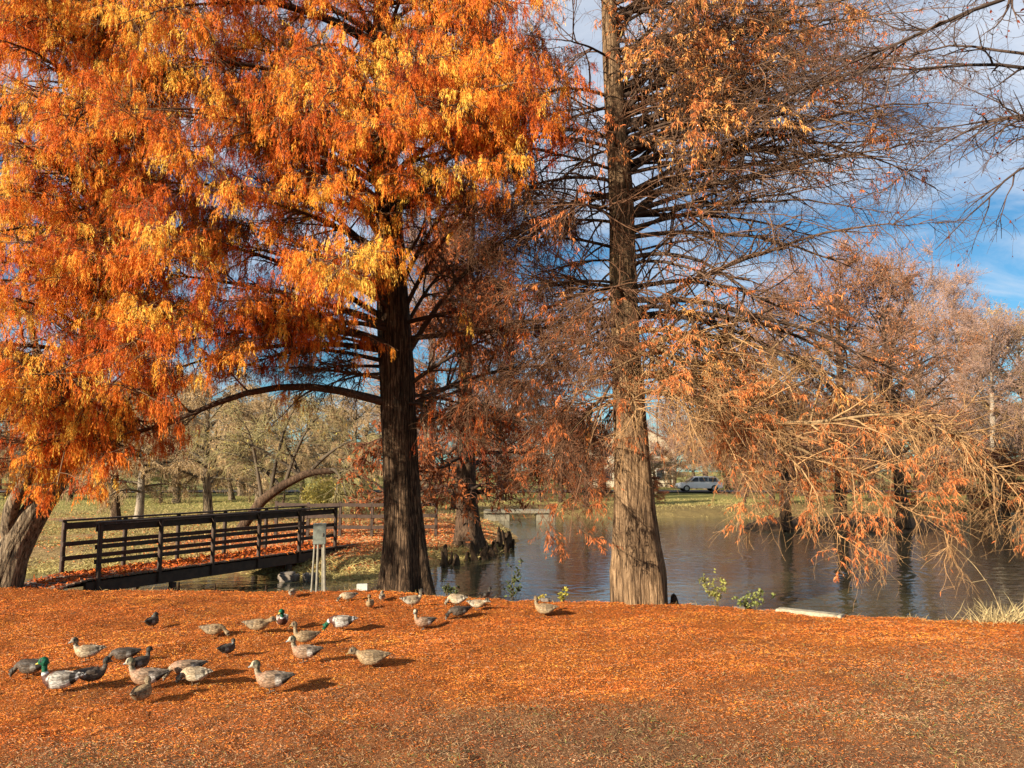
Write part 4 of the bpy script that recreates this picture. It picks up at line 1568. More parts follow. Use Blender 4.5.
# ------------------------------------------------------------------ cypress knees and stakes
def knee_mesh(seed):
    r = np.random.default_rng(seed)
    n, K = 9, 10
    z = np.linspace(0, 1, n)
    prof = np.interp(z, [0, .15, .6, .9, 1], [1.25, .95, .62, .42, .04])
    th = 2 * np.pi * np.arange(K) / K
    wob = 1 + .16 * np.cos(3 * th[None] + r.random() * 6 + 2 * z[:, None])
    cx = .2 * r.normal() * z ** 2
    V = np.stack([prof[:, None] * wob * np.cos(th) + cx[:, None], prof[:, None] * wob * np.sin(th), z[:, None] + 0 * th[None]], -1).reshape(-1, 3)
    idx = np.arange(n * K).reshape(n, K)
    Fc = np.stack([idx[:-1], np.roll(idx[:-1], -1, 1), np.roll(idx[1:], -1, 1), idx[1:]], -1).reshape(-1, 4).tolist() + [list(idx[-1])]
    V = V * (1 + .35 * (fbm(V[:, 0] * 1.5 + seed, V[:, 1] * 1.5 + V[:, 2] * 5, 3) - .5))[:, None]
    return mesh_data('cypress_knee', V, Fc, M['bark_mid'])


KN = [knee_mesh(60 + k) for k in range(5)]
rk = np.random.default_rng(77)
shore = [(440, 566), (455, 563), (470, 560), (485, 557), (497, 554), (508, 550), (516, 546)]
for k in range(46):
    u = rk.random() ** .8 * (len(shore) - 1)
    i = min(int(u), len(shore) - 2)
    px = shore[i][0] + (shore[i + 1][0] - shore[i][0]) * (u - i)
    py = shore[i][1] + (shore[i + 1][1] - shore[i][1]) * (u - i) - rk.uniform(-1, 9)
    p = G(px, py, -.45)
    o = link('cypress_knee', KN[k % 5], None, (p[0], p[1], max(hz(p[0], p[1]), WZ) - .1))
    hh = rk.uniform(.28, .62) * (1.25 if rk.random() < .25 else .9)
    o.scale = (rk.uniform(.07, .17), rk.uniform(.07, .15), hh)
    o.rotation_euler = (rk.normal() * .14, rk.normal() * .14, rk.random() * 6)
    tag(o, 'brown cypress knee in the cluster on the muddy tip of the point', 'cypress knee', 'cypress knees on the point')
for px, py, lb in [(178, 590, 'short dark stake on the bank, leftmost of the three under the footbridge'), (215, 590, 'short dark stake on the bank, middle one of three under the footbridge'),
                   (266, 591, 'short dark stake on the bank, nearest the grey utility box')]:
    p = G(px, py)
    o = link('wooden_stake', KN[px % 5], None, (p[0], p[1], hz(p[0], p[1]) - .06))
    o.scale = (.035, .035, .26)
    tag(o, lb, 'stake', 'stakes on the near bank')
for px, py, sc3, lb in [(674, 603, (.11, .09, .32), 'dark knobby knee added for the root flare shadow at the right foot of the tan trunk'), (690, 604, (.07, .06, .14), 'small dark root knee just right of the tan trunk')]:  # the larger knee is added where the root flare throws its shadow
    p = G(px, py)
    o = link('root_knee', KN[px % 5], None, (p[0], p[1], hz(p[0], p[1]) - .05))
    o.scale = sc3
    tag(o, lb, 'root knee')


# ------------------------------------------------------------------ shrubs on the water edge
def shrub(name, label, px, py, ht, spread, ns, leaves, c0, c1, leaf=.05, stemcol=(.12, .09, .05), lean=0, ltype=None):
    p = G(px, py)
    p[2] = hz(p[0], p[1]) - .02
    root = thing(name, label, 'plant', p)
    st0 = rng.normal(0, spread * .12, (ns, 3)); st0[:, 2] = 0
    d = rng.normal(0, .28 if spread < ht else .55, (ns, 3)); d[:, 2] = 1; d[:, 0] += lean
    P, R = grow(st0, d, rng.uniform(.6, 1.1, ns) * ht, np.full(ns, .006), np.full(ns, .002), 7, .02, .1)
    n2 = ns * 5
    par = rng.integers(0, ns, n2)
    q, tan, r = sample(P, R, par, .2 + .8 * rng.random(n2))
    a_ = rng.uniform(.5, 1.1, n2)[:, None]
    B, BR = grow(q, tan * np.cos(a_) + side(tan) * np.sin(a_), rng.uniform(.15, .4, n2) * ht * .6, np.full(n2, .003), np.full(n2, .0015), 5, .02, .15)
    V, Q, Cc = geom_mesh([(P, R, 4), (B, BR, 3)], stemcol, stemcol)
    link('stem', mesh_data('stem', V, Q, M['twig'], Cc), root)
    if leaves:
        par = rng.integers(0, n2, leaves)
        q, tan, r = sample(B, BR, par, rng.random(leaves))
        V, Q, k = strips(q, side(tan) + tan * .5 + [0, 0, .2], rng.uniform(.6, 1.3, leaves) * leaf, rng.uniform(.4, .75, leaves) * leaf, 4, .1, .1)
        f = rng.random((leaves, 1))
        C = (np.array(c0) * (1 - f) + np.array(c1) * f) * rng.uniform(.7, 1.2, (leaves, 1))
        link('foliage', mesh_data('foliage', V, Q, M['fleck'], np.repeat(C, k, 0)), root)
    return root


shrub('leafy_sapling', 'slender dark green sapling standing against the blue water between the two trunks', 512, 601, .75, .14, 5, 170, (.04, .06, .02), (.12, .13, .04), .06)
shrub('water_plant', 'dark leafy plant at the right foot of the big orange cypress', 447, 597, .36, .3, 7, 170, (.03, .05, .015), (.16, .16, .06), .06)
shrub('yellow_weed', 'small yellow green weed on the bank left of the tan trunk', 562, 602, .26, .22, 6, 110, (.30, .28, .04), (.45, .38, .06), .055)
shrub('yellow_weed', 'low yellow weed beside the lone duck on the bank', 540, 601, .17, .2, 6, 80, (.34, .28, .05), (.42, .30, .06), .05)
shrub('bank_shrub', 'yellow green twiggy shrub on the bank right of the tan trunk', 716, 607, .62, .5, 10, 380, (.22, .22, .05), (.42, .38, .10), .05)
shrub('bank_shrub', 'low green shrub on the bank just left of the pale slab', 752, 609, .42, .55, 10, 360, (.10, .13, .03), (.30, .30, .09), .05)
shrub('yellow_bush', 'yellow bush beyond the far end of the footbridge', 330, 520, 1, 1, 4, 10, (.5, .4, .06), (.6, .45, .08))
yb = [o for o in bpy.data.objects if o.name == 'yellow_bush'][0]
for ch in list(yb.children):
    bpy.data.objects.remove(ch)
yx = (328 - 512) / F * 44
yb.location = (yx, 44, hz(yx, 44))
nb = 2600
v = rng.normal(size=(nb, 3)); v = nrm(v) * rng.random((nb, 1)) ** .4 * np.array([1.5, 1.2, 1.0]) + np.array([0, 0, 1.0])
v[:, 2] = np.maximum(v[:, 2], .05)
V, Q, k = strips(v, rng.normal(size=(nb, 3)), rng.uniform(.08, .2, nb), rng.uniform(.05, .1, nb), 3, .2, .2)
f = rng.random((nb, 1))
link('foliage', mesh_data('foliage', V, Q, M['fleck'], np.repeat((np.array([.36, .29, .07]) * (1 - f) + np.array([.48, .37, .09]) * f), k, 0)), yb)
P, R = grow(np.zeros((12, 3)), np.c_[rng.normal(0, .6, (12, 2)), np.ones(12)], rng.uniform(1, 1.8, 12), np.full(12, .03), np.full(12, .008), 6, 0, .12)
V, Q, Cc = geom_mesh([(P, R, 4)], (.1, .07, .04), (.1, .07, .04))
link('stem', mesh_data('stem', V, Q, M['twig'], Cc), yb)
# dry reeds at the right
p = G(1005, 622)
p[2] = hz(p[0], p[1])
rd = thing('dry_reed_tuft', 'tuft of dry straw coloured grass at the water edge on the right', 'grass tuft', p)
nb = 240
st0 = np.c_[rng.normal(0, .32, nb), rng.normal(0, .14, nb), np.full(nb, -.03)]
d = np.c_[rng.normal(0, .4, nb), rng.normal(0, .4, nb), np.ones(nb)]
V, Q, k = strips(st0, d, rng.uniform(.14, .5, nb), rng.uniform(.006, .012, nb), 5, .12, .08)
C = np.array([.55, .42, .20]) * rng.uniform(.6, 1.15, (nb, 1))
link('foliage', mesh_data('blade', V, Q, M['grass'], np.repeat(C, k, 0)), rd)
p = G(1003, 622)
P_ = np.array([D(1003, 622, p[1]), D(990, 590, p[1]), D(972, 565, p[1] + .1), D(950, 545, p[1] + .2)])
q = np.linspace(0, 3, 14)
PP = np.stack([np.interp(q, np.arange(4), P_[:, k]) for k in range(3)], -1)
PP[1:-1] = (PP[:-2] + PP[1:-1] * 2 + PP[2:]) / 4
B2 = np.array([D(985, 580, p[1]), D(970, 583, p[1]), D(955, 577, p[1])])
V, Q, Cc = geom_mesh([(PP[None], np.linspace(.010, .003, 14)[None], 5), (B2[None], np.array([[.005, .004, .002]]), 4)], (.42, .3, .15), (.42, .3, .15))
link('dry_stem', mesh_data('dry_stem', V - p, Q, M['twig'], Cc), rd)

# ------------------------------------------------------------------ far things: concrete footbridge, house, car, road
cb = G(522, 519, WZ)
yb_ = 44.5
cx = (522 - 512) / F * yb_
cbr = thing('concrete_footbridge', 'small flat concrete footbridge over an outlet on the far shore', 'bridge', (cx, yb_, WZ))
box('deck', (3.9, 1.6, .16), (-.25, 0, .52), M['concrete'], cbr, None, .02)
box('abutment', (1.5, 1.5, .75), (-1.45, .1, .06), M['concrete'], cbr, None, .03)
box('abutment', (1.1, 1.5, .8), (1.35, .1, .08), M['concrete'], cbr, None, .03)

ry = 80.0
rv = np.array([(-300, 78.5, .16), (300, 78.5, .16), (300, 84.5, .16), (-300, 84.5, .16)])
NXr = 240
xs = np.linspace(-300, 300, NXr)
RVs = np.stack([np.stack([xs, np.full(NXr, yv), np.full(NXr, .12)], -1) for yv in (76.5, 84.0)], 0)
idx = np.arange(2 * NXr).reshape(2, NXr)
Q = np.stack([idx[0, :-1], idx[0, 1:], idx[1, 1:], idx[1, :-1]], -1)
ro = link('road', mesh_data('road', RVs.reshape(-1, 3), Q, M['asphalt'], smooth=False))
ro['kind'] = 'structure'

cxx = (697 - 512) / F * 78.5
car = thing('parked_car', 'silver estate car parked on the far side of the pond right of the tan trunk', 'car', (cxx, 78.5, .125), math.pi)
prof_b = [(-2.25, .32), (-2.3, .62), (-2.2, .92), (-1.0, .98), (1.1, .98), (2.05, .82), (2.3, .62), (2.25, .32)]
prof_c = [(-2.1, .93), (-1.75, 1.42), (-1.4, 1.52), (.1, 1.54), (.55, 1.46), (1.25, .96)]


def extrude_prof(prof, w0, w1):
    n = len(prof)
    V = np.array([(x, -w0 if z < .9 else -w1, z) for x, z in prof] + [(x, w0 if z < .9 else w1, z) for x, z in prof])
    Fc = [list(range(n)), list(range(2 * n - 1, n - 1, -1))] + [[i, i + n, (i + 1) % n + n, (i + 1) % n] for i in range(n)]
    return V, Fc


def bevel_obj(name, V, Fc, mat, parent, off=.05):
    import bmesh
    me = bpy.data.meshes.new(name)
    me.from_pydata([tuple(v) for v in V], [], Fc)
    bm = bmesh.new(); bm.from_mesh(me)
    bmesh.ops.recalc_face_normals(bm, faces=bm.faces[:])
    bmesh.ops.bevel(bm, geom=bm.edges[:], offset=off, segments=2, affect='EDGES')
    bm.to_mesh(me); bm.free()
    me.materials.append(mat)
    return link(name, me, parent)


body = bevel_obj('body', *extrude_prof(prof_b, .88, .84), M['carpaint'], car)
bevel_obj('roof_cabin', *extrude_prof([(x, z) for x, z in prof_c], .80, .70), M['carpaint'], car)
for sgn in (-1, 1):
    for x0, x1, s0, s1 in ((-1.7, -.85, .12, 0), (-.75, .1, 0, 0), (.2, .95, 0, -.42)):
        yy0, yy1 = sgn * .80, sgn * .722
        V = np.array([(x0 - s0, yy0, 1.02), (x1, yy0, 1.02), (x1 + s1, yy1, 1.42), (x0 + s0 * .6, yy1, 1.42)])
        V2 = V + [0, sgn * .02, 0]
        Fc = [[0, 1, 2, 3], [7, 6, 5, 4]] + [[i, (i + 1) % 4, (i + 1) % 4 + 4, i + 4] for i in range(4)]
        link('side_window', mesh_data('side_window', np.concatenate([V, V2]), Fc, M['glass'], smooth=False), car)
    for xw in (-1.4, 1.42):
        wv_, wf_ = [], []
        ty = rod('wheel', (xw, sgn * .70, .33), (xw, sgn * .90, .33), .33, M['tyre'], car, 24)
        rod('rim', (xw, sgn * .86, .33), (xw, sgn * .915, .33), .2, M['rim'], ty, 16)
V = np.array([(.62, -.68, 1.45), (.62, .68, 1.45), (1.25, .74, 1.0), (1.25, -.74, 1.0)])
link('windscreen', mesh_data('windscreen', np.concatenate([V + [.02, 0, .02], V + [.05, 0, .05]]), [[0, 1, 2, 3], [7, 6, 5, 4]] + [[i, (i + 1) % 4, (i + 1) % 4 + 4, i + 4] for i in range(4)], M['glass'], smooth=False), car)
for sgn in (-1, 1):
    box('headlight', (.1, .3, .13), (2.2, sgn * .62, .70), M['lamp_clear'], car, None, .03)
    box('tail_light', (.08, .2, .2), (-2.26, sgn * .68, .78), M['lamp_red'], car, None, .03)

hx = (628 - 512) / F * 104
hs = thing('house', 'cream gabled house glimpsed behind the tan trunk across the pond', 'house', (hx, 104, .1))
WV = []
W_, Dp, E_, RH = 5.2, 4.5, 5.6, 2.6
V = np.array([(-W_, -Dp, -.3), (W_, -Dp, -.3), (W_, Dp, -.3), (-W_, Dp, -.3), (-W_, -Dp, E_), (W_, -Dp, E_), (W_, Dp, E_), (-W_, Dp, E_), (0, -Dp, E_ + RH), (0, Dp, E_ + RH)])
Fc = [[0, 1, 5, 8, 4], [2, 3, 7, 9, 6], [1, 2, 6, 5], [3, 0, 4, 7]]
link('wall', mesh_data('wall', V, Fc, M['cream'], smooth=False), hs)
for sgn in (-1, 1):
    sl_ = math.hypot(W_ + .5, RH * (W_ + .5) / W_)
    a_ = math.atan2(RH, W_)
    R = np.array([[math.cos(a_), 0, sgn * math.sin(a_)], [0, 1, 0], [-sgn * math.sin(a_), 0, math.cos(a_)]])
    box('roof_slope', (sl_, 2 * Dp + .8, .16), (sgn * (W_ + .5) / 2, 0, E_ + RH - RH * (W_ + .5) / W_ / 2 + .11), M['roof'], hs, R, .01)
for xq in (-3.6, -.2, 3.4):
    for zq in (1.6, 4.5):
        f_ = box('window', (1.25, .12, 1.5), (xq, -Dp - .04, zq), M['white'], hs, None, .01)
        box('pane', (1.0, .03, 1.25), (xq, -Dp - .11, zq), M['glass'], f_, None, .004)
dr = box('door', (1.0, .1, 2.1), (1.6, -Dp - .04, 1.0), M['roof'], hs, None, .01)
box('handle', (.06, .06, .12), (1.95, -Dp - .11, 1.0), M['rim'], dr, None, .01)


# ------------------------------------------------------------------ ducks
def loft(rings, K=16):
    """rings: (x, y, z, half width, half height, tag); ellipses square to the path"""
    P = np.array([r[:3] for r in rings], float)
    T = np.gradient(P, axis=0)
    T /= np.linalg.norm(T, axis=1, keepdims=True)
    V, tags = [], []
    for i, r in enumerate(rings):
        t = T[i]
        up = np.array([0, 0, 1.]) - t * t[2]
        if np.linalg.norm(up) < .35:
            up = np.array([-1., 0, 0]) - t * -t[0]
        up /= np.linalg.norm(up)
        sd_ = np.cross(up, t)
        for k in range(K):
            a = 2 * math.pi * k / K
            V.append(P[i] + sd_ * r[3] * math.cos(a) + up * r[4] * math.sin(a))
            tags.append((r[5], math.sin(a)))
    n = len(rings)
    idx = np.arange(n * K).reshape(n, K)
    Fc = np.stack([idx[:-1], np.roll(idx[:-1], -1, 1), np.roll(idx[1:], -1, 1), idx[1:]], -1).reshape(-1, 4).tolist()
    Fc += [list(idx[0][::-1]), list(idx[-1])]
    return np.array(V), Fc, tags


BODY = [(-.300, 0, .228, .014, .005, 'tailtip'), (-.265, 0, .222, .036, .011, 'tail'), (-.215, 0, .208, .052, .027, 'tail'), (-.17, 0, .194, .070, .048, 'rump'), (-.10, 0, .180, .094, .077, 'flank_rear'), (-.03, 0, .173, .106, .092, 'flank'),
        (.05, 0, .176, .107, .096, 'flank'), (.11, 0, .187, .095, .088, 'breast'), (.155, 0, .203, .068, .064, 'breast')]
NECKS = {
    'stand': [(.180, 0, .232, .046, .045, 'breast'), (.189, 0, .252, .038, .040, 'neckring'), (.195, 0, .268, .034, .036, 'neck'), (.203, 0, .300, .033, .036, 'neck')],
    'alert': [(.178, 0, .235, .046, .045, 'breast'), (.184, 0, .258, .038, .038, 'neckring'), (.188, 0, .285, .032, .034, 'neck'), (.192, 0, .335, .030, .033, 'neck')],
    'feed': [(.195, 0, .193, .047, .046, 'breast'), (.216, 0, .177, .038, .040, 'neckring'), (.236, 0, .160, .033, .035, 'neck'), (.262, 0, .125, .032, .035, 'neck')],
    'low': [(.186, 0, .222, .046, .045, 'breast'), (.204, 0, .233, .038, .039, 'neckring'), (.222, 0, .240, .034, .036, 'neck'), (.244, 0, .252, .033, .036, 'neck')],
    'tuck': [(.165, 0, .222, .048, .046, 'neckring'), (.165, 0, .245, .038, .038, 'neck'), (.168, 0, .262, .036, .037, 'neck')],
}
HEADDIR = {'stand': (.0, 0), 'alert': (.0, 0), 'feed': (-1.05, 0), 'low': (-.12, 0), 'tuck': (-.1, 0)}
HEAD = [(.002, .0, .039, .041, 'head'), (.030, .014, .041, .045, 'head'), (.058, .009, .035, .037, 'face'), (.078, -.003, .022, .020, 'face'), (.090, -.009, .017, .012, 'bill'), (.108, -.015, .018, .008, 'bill'), (.122, -.018, .012, .004, 'billtip')]


def duck_source(pose, turn):
    neck = NECKS[pose]
    rings = BODY + neck
    base = np.array(neck[-1][:3])
    pit = HEADDIR[pose][0]
    hv = []
    if pose in ('stand', 'alert', 'tuck'):
        base = base + np.array([-.006, 0, .022])
        off = -.012
    else:
        off = .0
    for (f, u, wy, hz_, tg_) in HEAD:
        f, u, wy, hz_ = f * 1.12, u * 1.1, wy * 1.14, hz_ * 1.12
        f = f + off
        x, z = f * math.cos(pit) - u * math.sin(pit), f * math.sin(pit) + u * math.cos(pit)
        hv.append((base[0] + x * math.cos(turn), base[1] + x * math.sin(turn), base[2] + z + (.012 if pose in ('stand', 'alert', 'tuck') else 0), wy, hz_, tg_))
    parts = []
    V, Fc, tg = loft(rings)
    parts.append((V, Fc, tg))
    # head as its own loft that overlaps the neck end, welded by the remesh
    h0 = hv[0]
    cap = (h0[0] - .028 * math.cos(turn), h0[1] - .028 * math.sin(turn), h0[2] - .004, .018, .02, 'head')
    V, Fc, tg = loft([cap] + hv)
    parts.append((V, Fc, tg))
    # folded wings
    for s in (-1, 1):
        wr = [(.11, s * .066, .226, .012, .016, 'wing'), (.07, s * .086, .222, .020, .034, 'wing'), (0, s * .092, .219, .020, .040, 'wing'), (-.09, s * .076, .219, .018, .036, 'wingbar'), (-.17, s * .050, .218, .016, .030, 'wingtip'), (-.235, s * .026, .233, .010, .015, 'wingtip'), (-.27, s * .014, .24, .006, .006, 'wingtip')]
        V, Fc, tg = loft(wr, 12)
        parts.append((V, Fc, tg))
        x0 = .0 + s * .018
        lg = [(x0, s * .042, .13, .026, .022, 'flank'), (x0 + .004, s * .042, .075, .010, .010, 'leg'), (x0 - .004, s * .042, .03, .0075, .0075, 'leg'), (x0, s * .042, .006, .010, .008, 'leg')]
        V, Fc, tg = loft(lg, 8)
        parts.append((V, Fc, tg))
        ft = [(x0 - .012, s * .042, .007, .008, .006, 'leg'), (x0 + .025, s * .042, .008, .024, .006, 'leg'), (x0 + .055, s * .042, .007, .034, .005, 'leg'), (x0 + .062, s * .042, .007, .028, .004, 'leg')]
        V, Fc, tg = loft(ft, 8)
        parts.append((V, Fc, tg))
        # eye
        f, u = .045 + off, .020
        x, z = f * math.cos(pit) - u * math.sin(pit), f * math.sin(pit) + u * math.cos(pit)
        ex = np.array([base[0] + x * math.cos(turn) - s * .039 * math.sin(turn), base[1] + x * math.sin(turn) + s * .039 * math.cos(turn), base[2] + z + (.012 if pose in ('stand', 'alert', 'tuck') else 0)])
        V, Fc, tg = loft([(ex[0] - .005, ex[1], ex[2], .003, .003, 'eye'), (ex[0], ex[1], ex[2], .007, .007, 'eye'), (ex[0] + .005, ex[1], ex[2], .003, .003, 'eye')], 8)
        parts.append((V, Fc, tg))
    return parts


KINDS = {
    # tag: (lower colour, upper colour)
    'drake': dict(tailtip=((.7, .68, .62),) * 2, tail=((.55, .52, .48), (.45, .42, .38)), rump=((.012, .012, .012),) * 2, flank_rear=((.66, .62, .54), (.2, .16, .12)), flank=((.66, .62, .54), (.30, .26, .21)),
                  breast=((.10, .035, .02), (.09, .035, .02)), neckring=((.75, .73, .68),) * 2, neck=((.005, .09, .04),) * 2, head=((.004, .10, .045),) * 2, face=((.006, .13, .06),) * 2, bill=((.62, .46, .08),) * 2, billtip=((.4, .3, .08),) * 2,
                  wing=((.52, .48, .41), (.40, .35, .28)), wingbar=((.10, .08, .06), (.34, .29, .23)), wingtip=((.10, .08, .06), (.06, .05, .04)), leg=((.55, .2, .03),) * 2, eye=((.005,) * 3,) * 2),
    'wigeon': dict(tailtip=((.1, .09, .08),) * 2, tail=((.02, .02, .02), (.12, .1, .08)), rump=((.03, .03, .03), (.3, .26, .22)), flank_rear=((.72, .69, .62), (.36, .29, .22)), flank=((.46, .29, .18), (.30, .21, .14)),
                   breast=((.42, .25, .15), (.38, .23, .15)), neckring=((.40, .30, .20),) * 2, neck=((.42, .36, .26), (.10, .10, .06)), head=((.36, .31, .22), (.12, .12, .07)), face=((.36, .31, .22), (.60, .53, .38)), bill=((.32, .36, .38),) * 2, billtip=((.03, .03, .03),) * 2,
                   wing=((.30, .2, .13), (.27, .19, .125)), wingbar=((.60, .57, .52), (.04, .03, .025)), wingtip=((.04, .035, .03), (.10, .08, .06)), leg=((.2, .17, .14),) * 2, eye=((.005,) * 3,) * 2),
    'buff': dict(tailtip=((.5, .42, .3),) * 2, tail=((.45, .36, .24), (.34, .25, .15)), rump=((.46, .37, .25), (.3, .22, .13)), flank_rear=((.58, .49, .34), (.42, .32, .2)), flank=((.58, .46, .30), (.44, .33, .2)),
                 breast=((.50, .36, .2), (.42, .3, .17)), neckring=((.46, .36, .23),) * 2, neck=((.46, .38, .25), (.36, .28, .18)), head=((.44, .36, .24), (.28, .21, .13)), face=((.46, .38, .26), (.3, .22, .14)), bill=((.4, .26, .08),) * 2, billtip=((.2, .14, .06),) * 2,
                 wing=((.40, .30, .19), (.24, .17, .10)), wingbar=((.12, .09, .06), (.2, .15, .095)), wingtip=((.12, .09, .06), (.2, .15, .1)), leg=((.5, .22, .05),) * 2, eye=((.005,) * 3,) * 2),
    'dark': dict(tailtip=((.2, .17, .13),) * 2, tail=((.05, .04, .03), (.08, .06, .045)), rump=((.05, .04, .03),) * 2, flank_rear=((.30, .24, .18), (.10, .075, .055)), flank=((.22, .16, .11), (.10, .072, .05)),
                 breast=((.16, .11, .075), (.11, .08, .055)), neckring=((.2, .15, .1),) * 2, neck=((.26, .21, .15), (.08, .06, .045)), head=((.12, .095, .065), (.045, .038, .028)), face=((.3, .25, .18), (.09, .075, .05)), bill=((.28, .28, .26),) * 2, billtip=((.03, .03, .03),) * 2,
                 wing=((.12, .09, .065), (.08, .06, .045)), wingbar=((.45, .42, .36), (.06, .05, .04)), wingtip=((.03, .025, .02),) * 2, leg=((.3, .14, .05),) * 2, eye=((.005,) * 3,) * 2),
    'pale': dict(tailtip=((.7, .66, .56),) * 2, tail=((.68, .63, .52), (.4, .33, .25)), rump=((.7, .66, .56), (.36, .30, .22)), flank_rear=((.74, .70, .60), (.52, .44, .33)), flank=((.68, .58, .42), (.36, .28, .19)),
                 breast=((.56, .42, .26), (.5, .38, .25)), neckring=((.62, .55, .44),) * 2, neck=((.6, .54, .44), (.10, .09, .06)), head=((.38, .33, .25), (.07, .06, .045)), face=((.6, .55, .44), (.3, .26, .2)), bill=((.35, .37, .37),) * 2, billtip=((.03, .03, .03),) * 2,
                 wing=((.52, .43, .30), (.30, .23, .15)), wingbar=((.10, .08, .06), (.26, .21, .15)), wingtip=((.03, .025, .02), (.06, .05, .04)), leg=((.3, .2, .12),) * 2, eye=((.005,) * 3,) * 2),
}
_geo, _duck = {}, {}


def duck_geo(pose, turn):
    key = (pose, turn)
    if key in _geo:
        return _geo[key]
    parts = duck_source(pose, turn)
    V, Fc = poly_join([(p[0], p[1]) for p in parts])
    V[:, 2] = np.where(V[:, 2] > .1, V[:, 2] - .036, V[:, 2] * .64)
    tags = sum((p[2] for p in parts), [])
    me = bpy.data.meshes.new('tmp')
    me.from_pydata([tuple(v) for v in V], [], Fc)
    o = bpy.data.objects.new('tmp', me)
    COL.objects.link(o)
    md = o.modifiers.new('r', 'REMESH')
    md.mode = 'VOXEL'
    md.voxel_size = .0055
    md.use_smooth_shade = True
    sm = o.modifiers.new('s', 'SMOOTH')
    sm.factor = .5
    sm.iterations = 2
    dg = bpy.context.evaluated_depsgraph_get()
    dg.update()
    ev = bpy.data.meshes.new_from_object(o.evaluated_get(dg))
    bpy.data.objects.remove(o)
    bpy.data.meshes.remove(me)
    kd = kdtree.KDTree(len(V))
    for i, v in enumerate(V):
        kd.insert(v, i)
    kd.balance()
    vt = []
    for v in ev.vertices:
        near = kd.find_n(v.co, 3)
        ws = [1 / (d + .004) ** 2 for _, _, d in near]
        vt.append([(tags[i], w_ / sum(ws)) for (_, i, _), w_ in zip(near, ws)])
    _geo[key] = (ev, vt)
    return _geo[key]


def duck_mesh(pose, kind, turn):
    key = (pose, kind, turn)
    if key in _duck:
        return _duck[key]
    ev, vt = duck_geo(pose, turn)
    me = ev.copy()
    me.name = 'duck'
    pal_ = {k: (np.array(v[0]), np.array(v[1])) for k, v in KINDS[kind].items()}
    C = np.ones((len(vt), 4), np.float32)
    for i, ts in enumerate(vt):
        c = 0
        for (tg, sgn), w_ in ts:
            lo, hi = pal_[tg]
            f = min(max((sgn + .15) / .5, 0), 1)
            c = c + (lo * (1 - f) + hi * f) * w_
        C[i, :3] = c * (np.array([.64, .58, .50]) if kind == 'buff' else np.array([.74, .70, .63]) if kind == 'pale' else .6 if kind == 'dark' else np.array([.80, .74, .68]) if kind == 'wigeon' else .9)
    a = me.color_attributes.new('col', 'FLOAT_COLOR', 'POINT')
    a.data.foreach_set('color', C.ravel())
    me.materials.clear()
    me.materials.append(M['duck'])
    me.polygons.foreach_set('use_smooth', np.ones(len(me.polygons), dtype=bool))
    _duck[key] = me
    return me


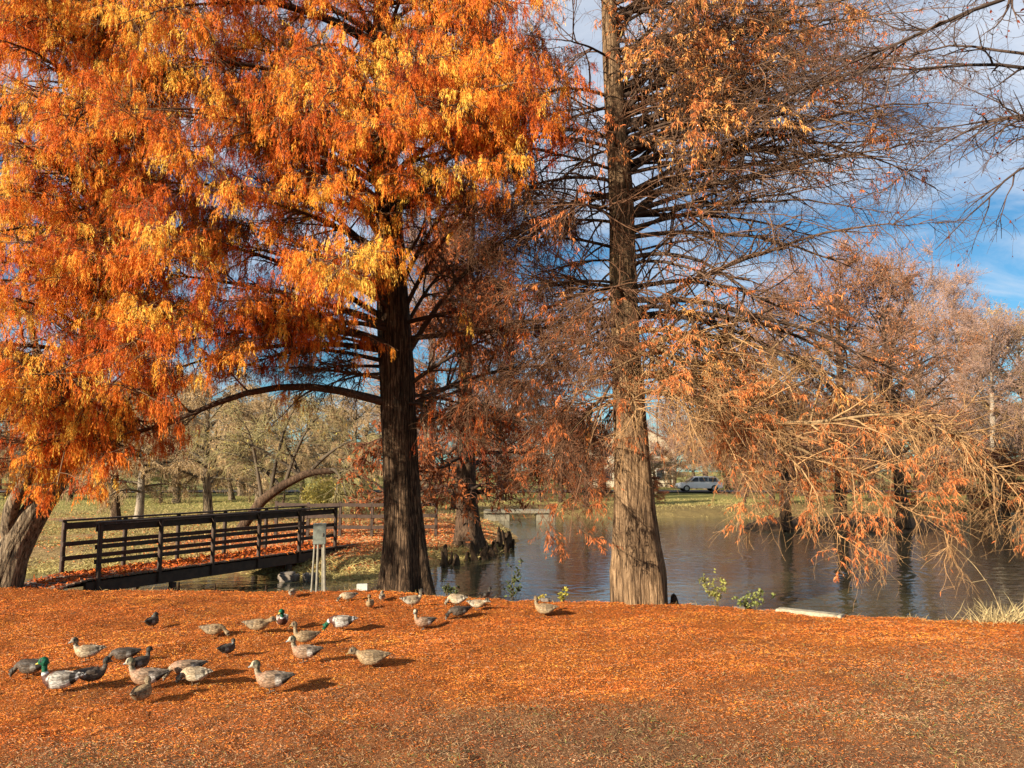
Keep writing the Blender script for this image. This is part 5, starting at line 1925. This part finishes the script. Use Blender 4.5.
# px, py of the feet, kind, pose, heading in degrees (180 = facing left, 270 = towards us), head turn, size, label
DUCKS = [
    (30, 678, 'dark', 'feed', 178, 0, .88, 'dark brown duck feeding head down at the far left edge'),
    (59, 699, 'drake', 'alert', 190, -.2, .98, 'large mallard drake with glossy green head and pale grey body standing at far left'),
    (90, 691, 'dark', 'stand', 20, .5, .80, 'dark brown duck right behind the large mallard drake, facing away right'),
    (87, 664, 'pale', 'stand', 192, .55, .84, 'pale duck with dark cap standing above the large mallard drake'),
    (124, 665, 'dark', 'feed', 190, 0, .80, 'dark duck with white cheek feeding behind the cream crowned wigeon'),
    (139, 675, 'dark', 'stand', 70, 0, .74, 'dark duck mostly hidden behind the cream crowned wigeon'),
    (146, 692, 'wigeon', 'stand', 186, -.15, .96, 'cream crowned wigeon with pinkish breast behind the mottled duck at left'),
    (141, 706, 'buff', 'tuck', 85, .8, .78, 'mottled yellowish duck seen from behind, nearest the camera at left'),
    (186, 681, 'wigeon', 'feed', 200, 0, .90, 'brown wigeon bending down with dark head, behind a whitish duck'),
    (195, 687, 'pale', 'feed', 170, 0, .84, 'whitish duck with spiky pale tail just in front of the bending brown wigeon'),
    (152, 627, 'dark', 'tuck', 80, 2.5, .72, 'small dark duck alone at the upper left of the flock, seen from behind'),
    (213, 638, 'buff', 'feed', 5, 0, .82, 'buff duck feeding with its dark head down to the right'),
    (227, 657, 'dark', 'tuck', 60, -2.4, .66, 'small dark round duck alone below the buff feeding duck'),
    (257, 637, 'buff', 'low', 8, 0, .88, 'buff hen duck facing right beside the green headed drake'),
    (282, 629, 'drake', 'stand', 285, -.6, .86, 'green headed drake with dark breast facing the camera'),
    (305, 647, 'buff', 'alert', 196, 0, .84, 'slim brown duck with neck stretched up, tail to the right, in mid flock'),
    (341, 632, 'drake', 'feed', 183, 0, .98, 'mallard drake with green head lowered to the leaves'),
    (305, 666, 'wigeon', 'stand', 178, .35, .90, 'brown wigeon with dark eye patch in front of the slim upright duck'),
    (272, 691, 'wigeon', 'stand', 184, 0, .98, 'cream crowned wigeon with white hip patch, alone at the front of the flock'),
    (371, 670, 'buff', 'low', 176, .3, .96, 'tan hen duck with low head alone at the right front of the flock'),
    (292, 597, 'pale', 'feed', 95, 0, .66, 'small whitish duck at the water edge left of the grey utility box'),
    (348, 601, 'pale', 'feed', 200, 0, .74, 'pale duck grazing between the utility box and the big cypress'),
    (370, 609, 'buff', 'alert', 272, 0, .68, 'thin brown duck seen head on in front of the big cypress'),
    (382, 601, 'pale', 'tuck', 92, 2.4, .56, 'tiny white duck at the left foot of the big cypress'),
    (412, 608, 'pale', 'stand', 20, .4, .88, 'pale duck with dark raised head at the foot of the big cypress, facing right'),
    (424, 626, 'wigeon', 'alert', 200, .9, .82, 'wigeon with neck up and white and black rear in front of the cypress'),
    (457, 607, 'pale', 'feed', 150, 0, .92, 'white backed duck bending down right of the big cypress'),
    (459, 618, 'dark', 'feed', 205, 0, .86, 'dark black and white duck feeding in front of the white backed duck'),
    (477, 611, 'pale', 'low', 350, 0, .76, 'pale duck facing right beside the feeding pair'),
    (485, 600, 'dark', 'stand', 40, 0, .62, 'small dark headed duck at the water edge behind the feeding pair'),
    (545, 616, 'buff', 'stand', 160, -.9, .92, 'single grey brown duck standing by the yellow weeds, farthest right'),
]
for (px, py, kind, pose, hd, turn, sz, lb) in DUCKS:
    p = G(px, py)
    o = link('duck', duck_mesh(pose, kind, turn), None, (p[0], p[1], hz(p[0], p[1]) + .004))
    o.rotation_euler = (0, 0, math.radians(hd))
    o.scale = (sz * .88, sz * .98, sz * 1.02)
    tag(o, lb, 'duck', 'ducks on the leaf covered bank')
for me in list(bpy.data.meshes):
    if me.users == 0:
        bpy.data.meshes.remove(me)
